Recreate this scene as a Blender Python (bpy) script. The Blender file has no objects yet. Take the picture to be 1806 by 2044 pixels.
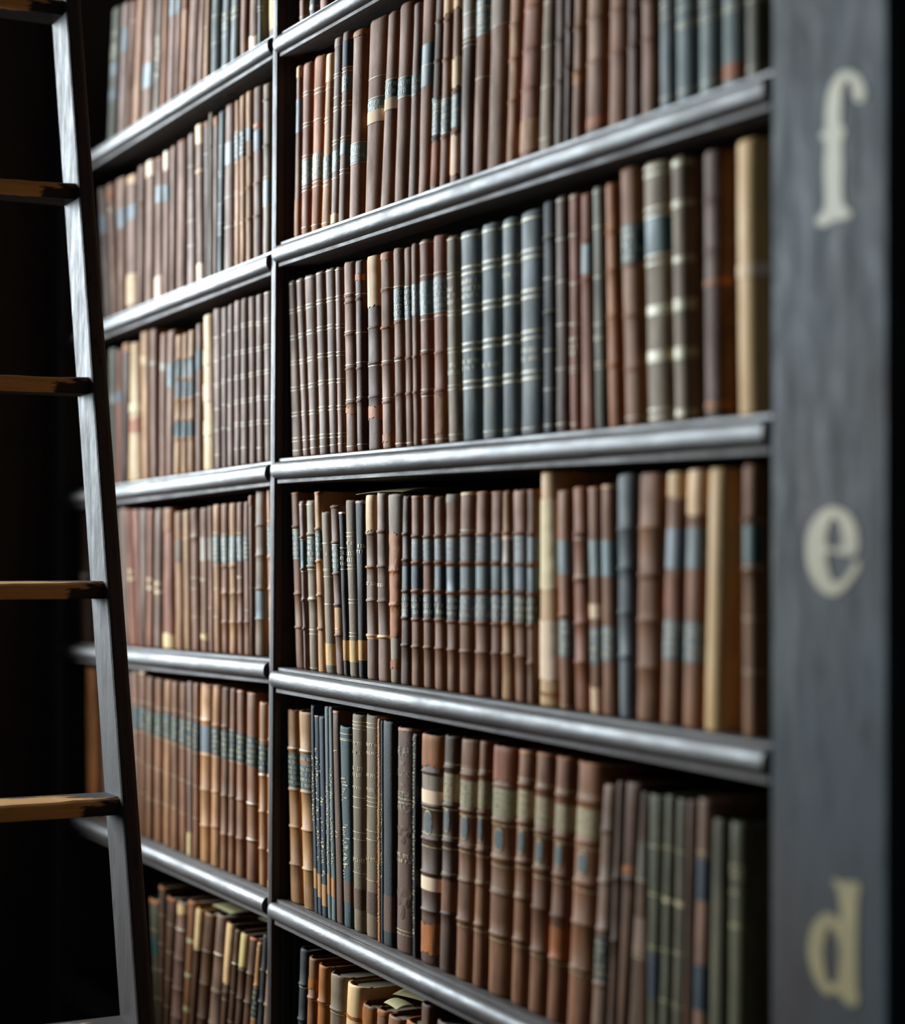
import bpy, bmesh, math, random
from mathutils import Matrix, Vector

random.seed(7)
sc = bpy.context.scene
COL = sc.collection

# ---------------------------------------------------------------- camera, world, light, exposure
cam_d = bpy.data.cameras.new('camera')
cam = bpy.data.objects.new('camera', cam_d); COL.objects.link(cam)
cam_d.sensor_fit = 'HORIZONTAL'; cam_d.sensor_width = 24.0; cam_d.lens = 50.0
cam_d.clip_start = 0.05
M = ((0.46774, 0.01465, -0.88375), (0.88386, -0.01281, 0.46758), (0.00447, 0.99981, 0.01894))
mw = Matrix.Identity(4)
for i in range(3):
    mw[i][0] = M[i][0]; mw[i][1] = M[i][1]; mw[i][2] = -M[i][2]
mw.translation = (2.28418, -0.94875, -0.07963)
cam.matrix_world = mw
cam_d.dof.use_dof = True; cam_d.dof.focus_distance = 2.27; cam_d.dof.aperture_fstop = 1.6
sc.camera = cam

sc.view_settings.view_transform = 'Standard'; sc.view_settings.look = 'None'
sc.view_settings.gamma = 1.0; sc.view_settings.exposure = 0.22
sc.view_settings.use_curve_mapping = False

w = bpy.data.worlds.new('room_ambient'); sc.world = w; w.use_nodes = True
w.node_tree.nodes['Background'].inputs[0].default_value = (0.62, 0.78, 1.0, 1)
w.node_tree.nodes['Background'].inputs[1].default_value = 0.045

def area(name, loc, target, sx, sy, power, col):
    d = bpy.data.lights.new(name, 'AREA'); d.shape = 'RECTANGLE'; d.size = sx; d.size_y = sy
    d.energy = power; d.color = col
    o = bpy.data.objects.new(name, d); COL.objects.link(o); o.location = loc
    o.rotation_euler = (Vector(target) - Vector(loc)).to_track_quat('-Z', 'Z').to_euler()
    return o
WIN_X = -4.6
area('window_daylight', (WIN_X, -2.35, 1.25), (0.3, 0.0, 0.0), 2.7, 2.4, 780, (0.81, 0.93, 1.0))

# ---------------------------------------------------------------- materials
def srgb(h):
    return tuple((v/255/12.92 if v/255 <= .04045 else ((v/255+.055)/1.055)**2.4) for v in h)
def nt(name):
    m = bpy.data.materials.new(name); m.use_nodes = True
    t = m.node_tree; b = t.nodes['Principled BSDF']
    return m, t, b
def N(t, typ, **kw):
    n = t.nodes.new(typ)
    for k, v in kw.items(): setattr(n, k, v)
    return n
def noise(t, scale, detail=4, vec=None, stretch=None, rough=.6):
    n = N(t, 'ShaderNodeTexNoise'); n.inputs['Scale'].default_value = scale; n.inputs['Detail'].default_value = detail
    n.inputs['Roughness'].default_value = rough
    if vec is not None:
        if stretch:
            mp = N(t, 'ShaderNodeMapping'); mp.inputs['Scale'].default_value = stretch
            t.links.new(vec, mp.inputs['Vector']); vec = mp.outputs[0]
        t.links.new(vec, n.inputs['Vector'])
    return n.outputs['Fac']
def ramp(t, fac, stops):
    r = N(t, 'ShaderNodeValToRGB'); t.links.new(fac, r.inputs[0])
    e = r.color_ramp.elements
    e[0].position, e[0].color = stops[0][0], (*stops[0][1], 1)
    e[1].position, e[1].color = stops[-1][0], (*stops[-1][1], 1)
    for p, c in stops[1:-1]:
        q = e.new(p); q.color = (*c, 1)
    return r.outputs[0]
def g3(v): return (v, v, v)
def mix(t, fac, a, b, mode='MIX'):
    m = N(t, 'ShaderNodeMix', data_type='RGBA', blend_type=mode)
    for sock, v in ((0, fac), (6, a), (7, b)):
        if hasattr(v, 'is_output'): t.links.new(v, m.inputs[sock])
        elif sock == 0: m.inputs[0].default_value = v
        else: m.inputs[sock].default_value = (*v, 1)
    return m.outputs[2]
def bump(t, b, h, strength, dist=.001):
    n = N(t, 'ShaderNodeBump'); n.inputs['Strength'].default_value = strength; n.inputs['Distance'].default_value = dist
    t.links.new(h, n.inputs['Height']); t.links.new(n.outputs[0], b.inputs['Normal'])
def coords(t):
    # object coordinates shifted by a per-object random amount, so every spine wears differently
    tc = N(t, 'ShaderNodeTexCoord'); oi = N(t, 'ShaderNodeObjectInfo')
    mu = N(t, 'ShaderNodeMath', operation='MULTIPLY'); mu.inputs[1].default_value = 37.0
    t.links.new(oi.outputs['Random'], mu.inputs[0])
    ad = N(t, 'ShaderNodeVectorMath', operation='ADD')
    t.links.new(tc.outputs['Object'], ad.inputs[0]); t.links.new(mu.outputs[0], ad.inputs[1])
    return ad.outputs[0], oi

def mat_leather(name, rough, wear, wearcol, lo=.42, hi=1.34, bstr=.5, spec=.15):
    m, t, b = nt(name); v, oi = coords(t)
    n1 = noise(t, 34, 6, v, (1, 1, .35))
    c1 = mix(t, 1.0, oi.outputs['Color'], ramp(t, n1, [(.25, g3(lo)), (.75, g3(hi))]), 'MULTIPLY')
    n2 = noise(t, 90, 8, v, (1.3, 1.3, .45), .78)
    f2 = ramp(t, n2, [(.53, g3(0)), (.70, g3(wear))])
    c2 = mix(t, f2, c1, wearcol)
    n3 = noise(t, 55, 5, v, (3, 3, .25))
    c3 = mix(t, ramp(t, n3, [(.58, g3(0)), (.70, g3(.6))]), c2, (.014, .009, .006))
    t.links.new(c3, b.inputs['Base Color'])
    t.links.new(ramp(t, n1, [(.2, g3(rough+.15)), (.8, g3(rough-.1))]), b.inputs['Roughness'])
    b.inputs['Specular IOR Level'].default_value = spec
    bump(t, b, noise(t, 420, 4, v), bstr, .0006)
    return m
MAT = {}
MAT['leather'] = mat_leather('leather', .6, .5, (.30, .165, .07))
MAT['label'] = mat_leather('label_leather', .52, .35, (.16, .15, .13), .5, 1.4, .3, .25)
MAT['cloth'] = mat_leather('book_cloth', .7, .15, (.2, .18, .14), .8, 1.12, .6, .25)
MAT['vellum'] = mat_leather('vellum', .6, .35, (.36, .23, .10), .8, 1.1, .2, .3)
m, t, b = nt('paper_edges'); v, oi = coords(t)
t.links.new(mix(t, noise(t, 600, 2, v, (1, .02, .02)), (.12, .085, .045), (.30, .23, .13)), b.inputs['Base Color']); b.inputs['Roughness'].default_value = .9
MAT['pages'] = m
m, t, b = nt('plain_paper'); v, oi = coords(t)
t.links.new(mix(t, 1.0, oi.outputs['Color'], ramp(t, noise(t, 40, 5, v), [(.3, g3(.88)), (.7, g3(1.06))]), 'MULTIPLY'), b.inputs['Base Color']); b.inputs['Roughness'].default_value = .8
b.inputs['Specular IOR Level'].default_value = .2
MAT['paper'] = m
m, t, b = nt('worn_gilt'); v, oi = coords(t)
t.links.new(ramp(t, noise(t, 260, 4, v), [(.36, (.16, .11, .06)), (.48, (.64, .50, .24)), (.75, (.84, .70, .40))]), b.inputs['Base Color'])
b.inputs['Specular IOR Level'].default_value = .45; b.inputs['Roughness'].default_value = .5
MAT['gilt'] = m
m, t, b = nt('faded_gilt'); v, oi = coords(t)
t.links.new(ramp(t, noise(t, 300, 4, v), [(.4, (.06, .045, .03)), (.55, (.34, .24, .10)), (.75, (.5, .38, .17))]), b.inputs['Base Color'])
b.inputs['Roughness'].default_value = .5
MAT['giltdim'] = m
m, t, b = nt('gold_paint'); tc = N(t, 'ShaderNodeTexCoord')
t.links.new(ramp(t, noise(t, 22, 5, tc.outputs['Object']), [(.3, (.26, .19, .07)), (.7, (.38, .29, .115))]), b.inputs['Base Color']); b.inputs['Roughness'].default_value = .5
MAT['goldpaint'] = m

def mat_wood(name, base, light, axis, rough=.34, coat=.0, spec=.5, scratch=.35):
    m, t, b = nt(name); tc = N(t, 'ShaderNodeTexCoord'); v = tc.outputs['Object']
    st = {'X': (.9, 14, 14), 'Z': (14, 14, .9), 'Y': (14, .9, 14)}[axis]
    n1 = noise(t, 3.2, 7, v, st, .65)
    n2 = noise(t, 9, 6, v, tuple(.5+.3*s for s in st), .7)
    c = mix(t, n1, base, light)
    c = mix(t, ramp(t, n2, [(.6, g3(0)), (.78, g3(scratch))]), c, tuple(.35*x for x in base))
    n5 = ramp(t, noise(t, 48, 5, v, tuple(.2+.06*s for s in st), .7), [(.60, g3(0)), (.70, g3(1))])
    c = mix(t, n5, c, tuple(.3*x for x in base))
    t.links.new(c, b.inputs['Base Color'])
    n4 = noise(t, 26, 6, v, tuple(.3+.12*s for s in st), .75)
    t.links.new(ramp(t, n4, [(.3, g3(rough-.1)), (.7, g3(rough+.2))]), b.inputs['Roughness'])
    b.inputs['Specular IOR Level'].default_value = spec
    b.inputs['Coat Weight'].default_value = coat; b.inputs['Coat Roughness'].default_value = rough
    bump(t, b, n4, .5, .0018)
    return m
MAT['wood'] = mat_wood('dark_oak_rail', (.045, .031, .026), (.11, .085, .074), 'X', .46, .12, .5, .7)
MAT['lip'] = mat_wood('worn_rail_lip', (.075, .055, .047), (.14, .105, .09), 'X', .62, 0, .35)
MAT['shelf'] = mat_wood('dark_oak_board', (.028, .018, .014), (.055, .038, .030), 'X', .5, 0, .35)
MAT['upright'] = mat_wood('dark_oak_upright', (.042, .025, .018), (.080, .052, .040), 'Z', .45, 0, .4)
MAT['post'] = mat_wood('dark_painted_post', (.022, .019, .019), (.046, .059, .067), 'Z', .6, 0, .22, .8)
m = MAT['post']; t = m.node_tree; b = t.nodes['Principled BSDF']; tc = N(t, 'ShaderNodeTexCoord')
src = b.inputs['Base Color'].links[0].from_socket
t.links.new(mix(t, ramp(t, noise(t, 5, 5, tc.outputs['Object'], (1.6, 1.6, .8), .6), [(.42, g3(0)), (.62, g3(.85))]), src, (.040, .024, .020)), b.inputs['Base Color'])
MAT['ladder'] = mat_wood('dark_ladder_varnish', (.024, .016, .012), (.085, .068, .060), 'Z', .55, 0, .09, .85)
MAT['wall'] = mat_wood('dark_panelling', (.03, .022, .018), (.05, .037, .030), 'Z', .6, 0, .2)
MAT['plaster'] = mat_wood('dim_plaster', (.03, .026, .022), (.04, .035, .03), 'Z', .8, 0, .2)
# rung: varnish worn to bare orange wood along the front edge (local +X side), grey dust on the tread
m, t, b = nt('worn_rung'); tc = N(t, 'ShaderNodeTexCoord'); v = tc.outputs['Object']
sp = N(t, 'ShaderNodeSeparateXYZ'); t.links.new(v, sp.inputs[0])
nw = noise(t, 8, 8, v, (4, 1, 4), .7)
ed = N(t, 'ShaderNodeMapRange'); ed.inputs[1].default_value = -.05; ed.inputs[2].default_value = .027
ed.inputs[3].default_value = -.22; ed.inputs[4].default_value = .36
t.links.new(sp.outputs[0], ed.inputs[0])
zz = N(t, 'ShaderNodeMapRange'); zz.inputs[1].default_value = -.010; zz.inputs[2].default_value = .008
zz.inputs[3].default_value = -.10; zz.inputs[4].default_value = .06
t.links.new(sp.outputs[2], zz.inputs[0])
ye = N(t, 'ShaderNodeMapRange'); ye.inputs[1].default_value = .135; ye.inputs[2].default_value = .20
ye.inputs[3].default_value = 0.0; ye.inputs[4].default_value = -.3
t.links.new(sp.outputs[1], ye.inputs[0])
a1 = N(t, 'ShaderNodeMath', operation='ADD'); a2 = N(t, 'ShaderNodeMath', operation='ADD'); a3 = N(t, 'ShaderNodeMath', operation='ADD')
t.links.new(nw, a1.inputs[0]); t.links.new(ed.outputs[0], a1.inputs[1]); t.links.new(a1.outputs[0], a2.inputs[0]); t.links.new(zz.outputs[0], a2.inputs[1])
t.links.new(a2.outputs[0], a3.inputs[0]); t.links.new(ye.outputs[0], a3.inputs[1])
bare = mix(t, noise(t, 30, 6, v, (6, .5, 6)), (.38, .15, .03), (.85, .45, .14))
dark = mix(t, nw, (.016, .011, .009), (.04, .028, .022))
t.links.new(mix(t, ramp(t, a3.outputs[0], [(.55, g3(0)), (.62, g3(1))]), dark, bare), b.inputs['Base Color'])
b.inputs['Roughness'].default_value = .6; b.inputs['Specular IOR Level'].default_value = .2
bump(t, b, nw, .4, .0015)
MAT['rung'] = m

# ---------------------------------------------------------------- mesh helpers
def mesh_obj(name, verts, faces, mat, parent=None, color=None, smooth=False, flat_faces=None):
    me = bpy.data.meshes.new(name); me.from_pydata([tuple(v) for v in verts], [], faces); me.update()
    o = bpy.data.objects.new(name, me); COL.objects.link(o)
    me.materials.append(mat)
    if smooth:
        me.polygons.foreach_set('use_smooth', [True]*len(me.polygons))
        if flat_faces:
            for i in flat_faces: me.polygons[i].use_smooth = False
    if parent is not None: o.parent = parent
    if color is not None: o.color = (*color, 1)
    return o
def empty(name, loc, label, cat, group=None):
    o = bpy.data.objects.new(name, None); COL.objects.link(o); o.location = loc
    o.empty_display_size = .02
    o['label'] = label; o['category'] = cat
    if group: o['group'] = group
    return o
def structure(o): o['kind'] = 'structure'; return o
def prism(profile, a, b, axis):
    """closed profile of 2D points swept from a to b along an axis; returns verts, faces"""
    n = len(profile); V = []
    for s in (a, b):
        for p, q in profile:
            V.append({'X': (s, p, q), 'Y': (p, s, q), 'Z': (p, q, s)}[axis])
    F = [(i, (i+1) % n, n+(i+1) % n, n+i) for i in range(n)] + [tuple(range(n))[::-1], tuple(range(n, 2*n))]
    return V, F
def fix_normals(o):
    bm = bmesh.new(); bm.from_mesh(o.data); bmesh.ops.recalc_face_normals(bm, faces=bm.faces); bm.to_mesh(o.data); bm.free(); return o
def box(name, x0, x1, y0, y1, z0, z1, mat, parent=None, bev=0.0, org=(0, 0, 0)):
    bm = bmesh.new(); bmesh.ops.create_cube(bm, size=1)
    for v in bm.verts:
        v.co = Vector(((x0+x1)/2 + v.co.x*(x1-x0) - org[0], (y0+y1)/2 + v.co.y*(y1-y0) - org[1], (z0+z1)/2 + v.co.z*(z1-z0) - org[2]))
    if bev: bmesh.ops.bevel(bm, geom=bm.edges[:], offset=bev, segments=2, affect='EDGES', profile=.6)
    me = bpy.data.meshes.new(name); bm.to_mesh(me); bm.free()
    o = bpy.data.objects.new(name, me); COL.objects.link(o); me.materials.append(mat)
    if parent is not None: o.parent = parent
    return o

# ---------------------------------------------------------------- setting
X1, X2, XE, XW = 1.050, 1.199, -0.990, -1.065
FLOOR, TOP, BACK = -1.62, 1.75, .262
H = .033
structure(box('floor', XW-.06, 3.6, -2.4, .40, FLOOR-.05, FLOOR, MAT['shelf']))
structure(box('wall_back', XW-.06, 3.6, BACK+.03, BACK+.13, FLOOR, TOP+.3, MAT['plaster']))
# end wall with the tall window opening that lights the alcove
WY0, WY1, WZ0, WZ1 = -2.10, -.13, -.46, 1.50
v, f = [], []
def addbox(x0, x1, y0, y1, z0, z1):
    n = len(v)
    v.extend([(x, y, z) for x in (x0, x1) for y in (y0, y1) for z in (z0, z1)])
    f.extend([tuple(n+i for i in q) for q in ((0, 1, 3, 2), (4, 6, 7, 5), (0, 4, 5, 1), (2, 3, 7, 6), (0, 2, 6, 4), (1, 5, 7, 3))])
addbox(XW-.06, XW, WY1, BACK+.03, FLOOR, TOP+.3)
addbox(XW-.06, XW, -2.4, WY0, FLOOR, TOP+.3)
addbox(XW-.06, XW, WY0, WY1, FLOOR, WZ0)
addbox(XW-.06, XW, WY0, WY1, WZ1, TOP+.3)
structure(mesh_obj('wall_left', v, f, MAT['wall']))
v, f = [], []
for y0, y1, z0, z1 in ((WY0, WY0+.05, WZ0, WZ1), (WY1-.05, WY1, WZ0, WZ1), (WY0, WY1, WZ0, WZ0+.05), (WY0, WY1, WZ1-.05, WZ1)):
    addbox(XW-.005, XW+.015, y0, y1, z0, z1)
structure(mesh_obj('window_1', v, f, MAT['upright']))

# ---------------------------------------------------------------- bookcase
case = empty('bookcase', (0, .13, FLOOR), 'tall dark oak bookcase of two bays filled with old leather books', 'bookcase')
BO = Vector(case.location)
def cpart(name, V, F, mat, smooth=False, parent=None):
    o = mesh_obj(name, [Vector(p)-BO for p in V], F, mat, parent or case, None, smooth); fix_normals(o)
    return o
# divider: rounded front edge with two fine grooves on each cheek
prof = [(-.017, BACK), (-.017, .030), (-.0155, .028), (-.0155, .026), (-.017, .024), (-.017, .014), (-.0155, .012), (-.0155, .010), (-.017, .008), (-.017, 0.0),
        (-.0145, -.003), (-.0085, -.0042), (-.0025, -.003), (0, 0), (0, .008), (-.0015, .010), (-.0015, .012), (0, .014), (0, .024), (-.0015, .026), (-.0015, .028), (0, .030), (0, BACK)]
cpart('divider', *prism(prof, FLOOR, TOP, 'Z'), MAT['upright'])
# end post carrying the shelf letters
bv = .006
prof = [(X1, BACK), (X1, .010), (X1+.004, 0.0), (X1+bv, -.006), (X2-bv, -.006), (X2-.002, -.003), (X2, .004), (X2, BACK)]
post = cpart('end_post', *prism(prof, FLOOR, TOP, 'Z'), MAT['post'])
prof = [(XW, BACK), (XW, -.006), (XE-.012, -.006), (XE-.003, -.002), (XE, .006), (XE, BACK)]
cpart('end_stile', *prism(prof, FLOOR, TOP, 'Z'), MAT['upright'])
cpart('back_panel', *prism([(XW, BACK), (X2, BACK), (X2, BACK+.02), (XW, BACK+.02)], FLOOR, TOP, 'Z'), MAT['shelf'])
cpart('cornice', *prism([(XW, -.03), (X2, -.03), (X2, BACK+.02), (XW, BACK+.02)], TOP, TOP+.06, 'Z'), MAT['upright'])

SHELF = {('R', 1): (.563, -.0091), ('R', 2): (.2867, -.0055), ('R', 3): (.0031, -.0043), ('R', 4): (-.2692, -.0014), ('R', 5): (-.5701, -.0124), ('R', 6): (-.8701, 0.0),
         ('L', 1): (.5667, .0074), ('L', 2): (.2797, .0196), ('L', 3): (.0012, .0181), ('L', 4): (-.2587, .0231), ('L', 5): (-.5669, .0022), ('L', 6): (-.8669, 0.0)}
bead = [(.0036-.0125*max(0, math.cos(a))**.75, .0170+.0114*math.copysign(abs(math.sin(a))**.9, a)) for a in [math.radians(d) for d in range(90, -91, -12)]]
rail = [(.034, .033), (.003, .033), (.0015, .0322), (.0015, .0290), (.004, .0284)] + bead + [(.0024, .0056), (0, .0052), (-.0008, .0045), (-.0008, .0004), (0, 0), (.034, 0)]
for (bay, k), (c0, s) in SHELF.items():
    xa, xb = (.0, X1) if bay == 'R' else (XE, -.017)
    V, F = prism([(.034, 0), (BACK, 0), (BACK, .033), (.034, .033)], xa, xb, 'X')
    V = [(x, y, z+c0+s*x) for x, y, z in V]
    sh = cpart('shelf', V, F, MAT['shelf'])
    V, F = [], []; n = len(rail)
    if bay == 'R':
        # the moulding returns round its left end in front of the divider
        st = [(-.0125, .15), (-.0115, .45), (-.0085, .72), (-.0045, .90), (.001, 1.0), (.006, 1.0)] + [(.006+(X1-.0105)*i/14, 1.0) for i in range(1, 15)]
    else:
        st = [(XE + (-.0215-XE)*i/10, 1.0) for i in range(11)]
    for x, q in st:
        for i, (y, z) in enumerate(rail):
            isb = 5 <= i < 5+len(bead)
            xx = x
            if bay == 'R' and not isb: xx = max(x, .004)
            if isb: yy, zz_ = .004+(y-.004)*q, .017+(z-.017)*(.55+.45*q)
            else: yy, zz_ = y, z
            V.append((xx, yy, zz_+c0+s*xx))
    for j in range(len(st)-1):
        for i in range(n-1):
            F.append((j*n+i, j*n+i+1, (j+1)*n+i+1, (j+1)*n+i))
    F.append(tuple(range(n))); F.append(tuple(range((len(st)-1)*n, len(st)*n)))
    o = cpart('edge_moulding', V, F, MAT['wood'], True, sh)
    for p in o.data.polygons[-2:]: p.use_smooth = False
    o.data.materials.append(MAT['lip'])
    for j in range(len(st)-1):
        for i in list(range(4+len(bead), n-1)): o.data.polygons[j*(n-1)+i].material_index = 1
    mod = o.modifiers.new('edges', 'EDGE_SPLIT'); mod.split_angle = math.radians(38)

LETTERS = {'e': [[(1.1315, -0.047), (1.1425, -0.0485), (1.1523, -0.0531), (1.1591, -0.0602), (1.162, -0.0691), (1.1629, -0.0767), (1.16, -0.083), (1.1425, -0.0832), (1.1252, -0.0836), (1.1266, -0.0923), (1.1306, -0.1012), (1.1346, -0.1044), (1.1405, -0.1047), (1.1474, -0.101), (1.1542, -0.0945), (1.16, -0.0884), (1.1645, -0.09), (1.1601, -0.0982), (1.1523, -0.106), (1.1425, -0.1126), (1.1326, -0.1154), (1.1226, -0.1137), (1.1124, -0.1074), (1.1052, -0.099), (1.1006, -0.0873), (1.1, -0.0768), (1.1021, -0.0662), (1.1082, -0.0571), (1.1184, -0.0501)], [(1.1341, -0.0551), (1.1295, -0.0586), (1.1261, -0.0651), (1.1253, -0.0757), (1.1441, -0.0757), (1.1429, -0.0652), (1.1401, -0.0585)]], 'f': [[(1.1501, 0.2887), (1.1569, 0.2861), (1.1637, 0.281), (1.1685, 0.2736), (1.1704, 0.2656), (1.166, 0.2611), (1.1598, 0.2633), (1.1563, 0.2698), (1.1544, 0.2773), (1.151, 0.2815), (1.1471, 0.2808), (1.1438, 0.2757), (1.1426, 0.265), (1.1428, 0.2475), (1.1466, 0.2435), (1.1434, 0.2351), (1.144, 0.2156), (1.1434, 0.2028), (1.145, 0.1877), (1.1501, 0.1814), (1.1544, 0.1792), (1.1525, 0.1754), (1.1423, 0.1752), (1.1303, 0.1745), (1.1202, 0.1727), (1.1131, 0.1767), (1.1124, 0.1785), (1.1192, 0.1831), (1.1228, 0.1887), (1.123, 0.1997), (1.122, 0.2195), (1.1228, 0.2396), (1.1177, 0.2445), (1.1226, 0.2482), (1.1234, 0.2585), (1.125, 0.2699), (1.1282, 0.279), (1.1342, 0.2855), (1.1418, 0.2891)]], 'd': [[(1.1331, -0.3351), (1.1434, -0.3341), (1.1532, -0.3327), (1.1641, -0.3334), (1.1625, -0.3444), (1.1614, -0.3699), (1.161, -0.4015), (1.1616, -0.4141), (1.1634, -0.4196), (1.1591, -0.4256), (1.1513, -0.4259), (1.1435, -0.423), (1.1356, -0.4202), (1.1276, -0.4238), (1.1195, -0.4218), (1.1113, -0.4148), (1.1055, -0.4049), (1.103, -0.3949), (1.104, -0.3842), (1.1092, -0.3728), (1.1174, -0.3649), (1.1255, -0.3609), (1.1345, -0.3613), (1.1407, -0.3634), (1.1415, -0.3517), (1.1395, -0.3431), (1.1359, -0.3379)], [(1.1295, -0.3718), (1.1241, -0.3812), (1.1219, -0.3913), (1.1229, -0.4028), (1.1265, -0.4124), (1.1326, -0.415), (1.1375, -0.4114), (1.1401, -0.4019), (1.1403, -0.3814), (1.1359, -0.3751)]]}
for ch, loops in LETTERS.items():
    cu = bpy.data.curves.new('letter', 'CURVE'); cu.dimensions = '2D'; cu.fill_mode = 'BOTH'; cu.extrude = .0004; cu.resolution_u = 6
    for lp in loops:
        s_ = cu.splines.new('BEZIER'); s_.bezier_points.add(len(lp)-1); s_.use_cyclic_u = True
        for bp, (x, z) in zip(s_.bezier_points, lp):
            bp.co = (x, z, 0); bp.handle_left_type = bp.handle_right_type = 'AUTO'
    tmp = bpy.data.objects.new('letter', cu); COL.objects.link(tmp)
    dg = bpy.context.evaluated_depsgraph_get(); me = bpy.data.meshes.new_from_object(tmp.evaluated_get(dg))
    bpy.data.objects.remove(tmp)
    me.transform(Matrix(((1, 0, 0, -BO.x), (0, 0, -1, -.0064-BO.y), (0, 1, 0, -BO.z), (0, 0, 0, 1))))
    me.materials.clear(); me.materials.append(MAT['goldpaint'])
    o = bpy.data.objects.new('painted_letter', me); COL.objects.link(o); o.parent = post
    o['label'] = 'gold painted letter ' + ch

# ---------------------------------------------------------------- ladder
lad = empty('library_ladder', (.20, -.45, FLOOR), 'dark wooden library ladder with worn rungs leaning at the left', 'ladder')
LO = Vector(lad.location)
Pb, Pt = Vector((.2173, -.235, -.6243)), Vector((-.106, -.235, .6317))
dirv = (Pt-Pb).normalized(); backv = Vector((-dirv.z, 0, dirv.x))   # away from the camera, square to the rail
def rail_at(z): return Pb + dirv*((z-Pb.z)/dirv.z)
LW, RD, RT = .43, .066, .021
def siderail(y0, y1):
    a, b_ = rail_at(FLOOR), rail_at(1.25)
    V = []
    sec = [(y1, .0), (y1-.004, -.0), (y0+.004, 0), (y0, .0)]
    sec = [(y1, .006), (y1-.002, .002), (y1-.006, 0), (y0+.004, 0), (y0+.001, .001), (y0, .004), (y0, RD-.002), (y0+.002, RD), (y1-.002, RD), (y1, RD-.002)]
    for P in (a, b_):
        for y, d in sec:
            q = P + backv*d; V.append((q.x-LO.x, y-LO.y, q.z-LO.z))
    for i in range(len(sec)):  # level foot
        q = Vector(V[i]); t_ = (0-q.z)/dirv.z; V[i] = tuple(q + dirv*t_)
    n = len(sec)
    F = [(i, (i+1) % n, n+(i+1) % n, n+i) for i in range(n)] + [tuple(range(n))[::-1], tuple(range(n, 2*n))]
    return fix_normals(mesh_obj('side_rail', V, F, MAT['ladder'], lad))
siderail(-.235-RT, -.235)
siderail(-.235-RT-LW-RT, -.235-RT-LW)
zs = [.634-.2520*i for i in range(-2, 9)]
for z in zs:
    P = rail_at(z); r0 = random.Random(int(z*1000))
    bm = bmesh.new(); ny = 24; depth = .064; th = .021
    # tread with rounded, foot-worn nosing: sections along the rung
    sec = [(.028, -.006), (.028, .002), (.026, .0062), (.021, .0085), (-.026, .0085), (-.028, .006), (-.028, -.010), (-.026, -.0125), (.025, -.0125), (.0275, -.010)]
    rows_ = []
    for j in range(ny+1):
        y = -.235-RT-LW*j/ny
        wear_ = .0028*math.sin(math.pi*min(1, j/ny))**.6 + r0.uniform(-.0006, .0006)
        row = []
        for i, (dx, dz) in enumerate(sec):
            dd = dz - (wear_ if i in (2, 3) else wear_*.4 if i == 1 else 0)
            row.append(bm.verts.new((dx-.003, y+.235+RT+LW/2, dd)))
        rows_.append(row)
    n = len(sec)
    for a, b_ in zip(rows_, rows_[1:]):
        for i in range(n): bm.faces.new((a[i], a[(i+1) % n], b_[(i+1) % n], b_[i]))
    bm.faces.new(rows_[0][::-1]); bm.faces.new(rows_[-1])
    bmesh.ops.recalc_face_normals(bm, faces=bm.faces)
    me = bpy.data.meshes.new('rung'); bm.to_mesh(me); bm.free(); me.materials.append(MAT['rung'])
    o = bpy.data.objects.new('rung', me); COL.objects.link(o); o.parent = lad
    o.location = Vector((P.x-.034, -.235-RT-LW/2, P.z-.0085)) - LO

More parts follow.
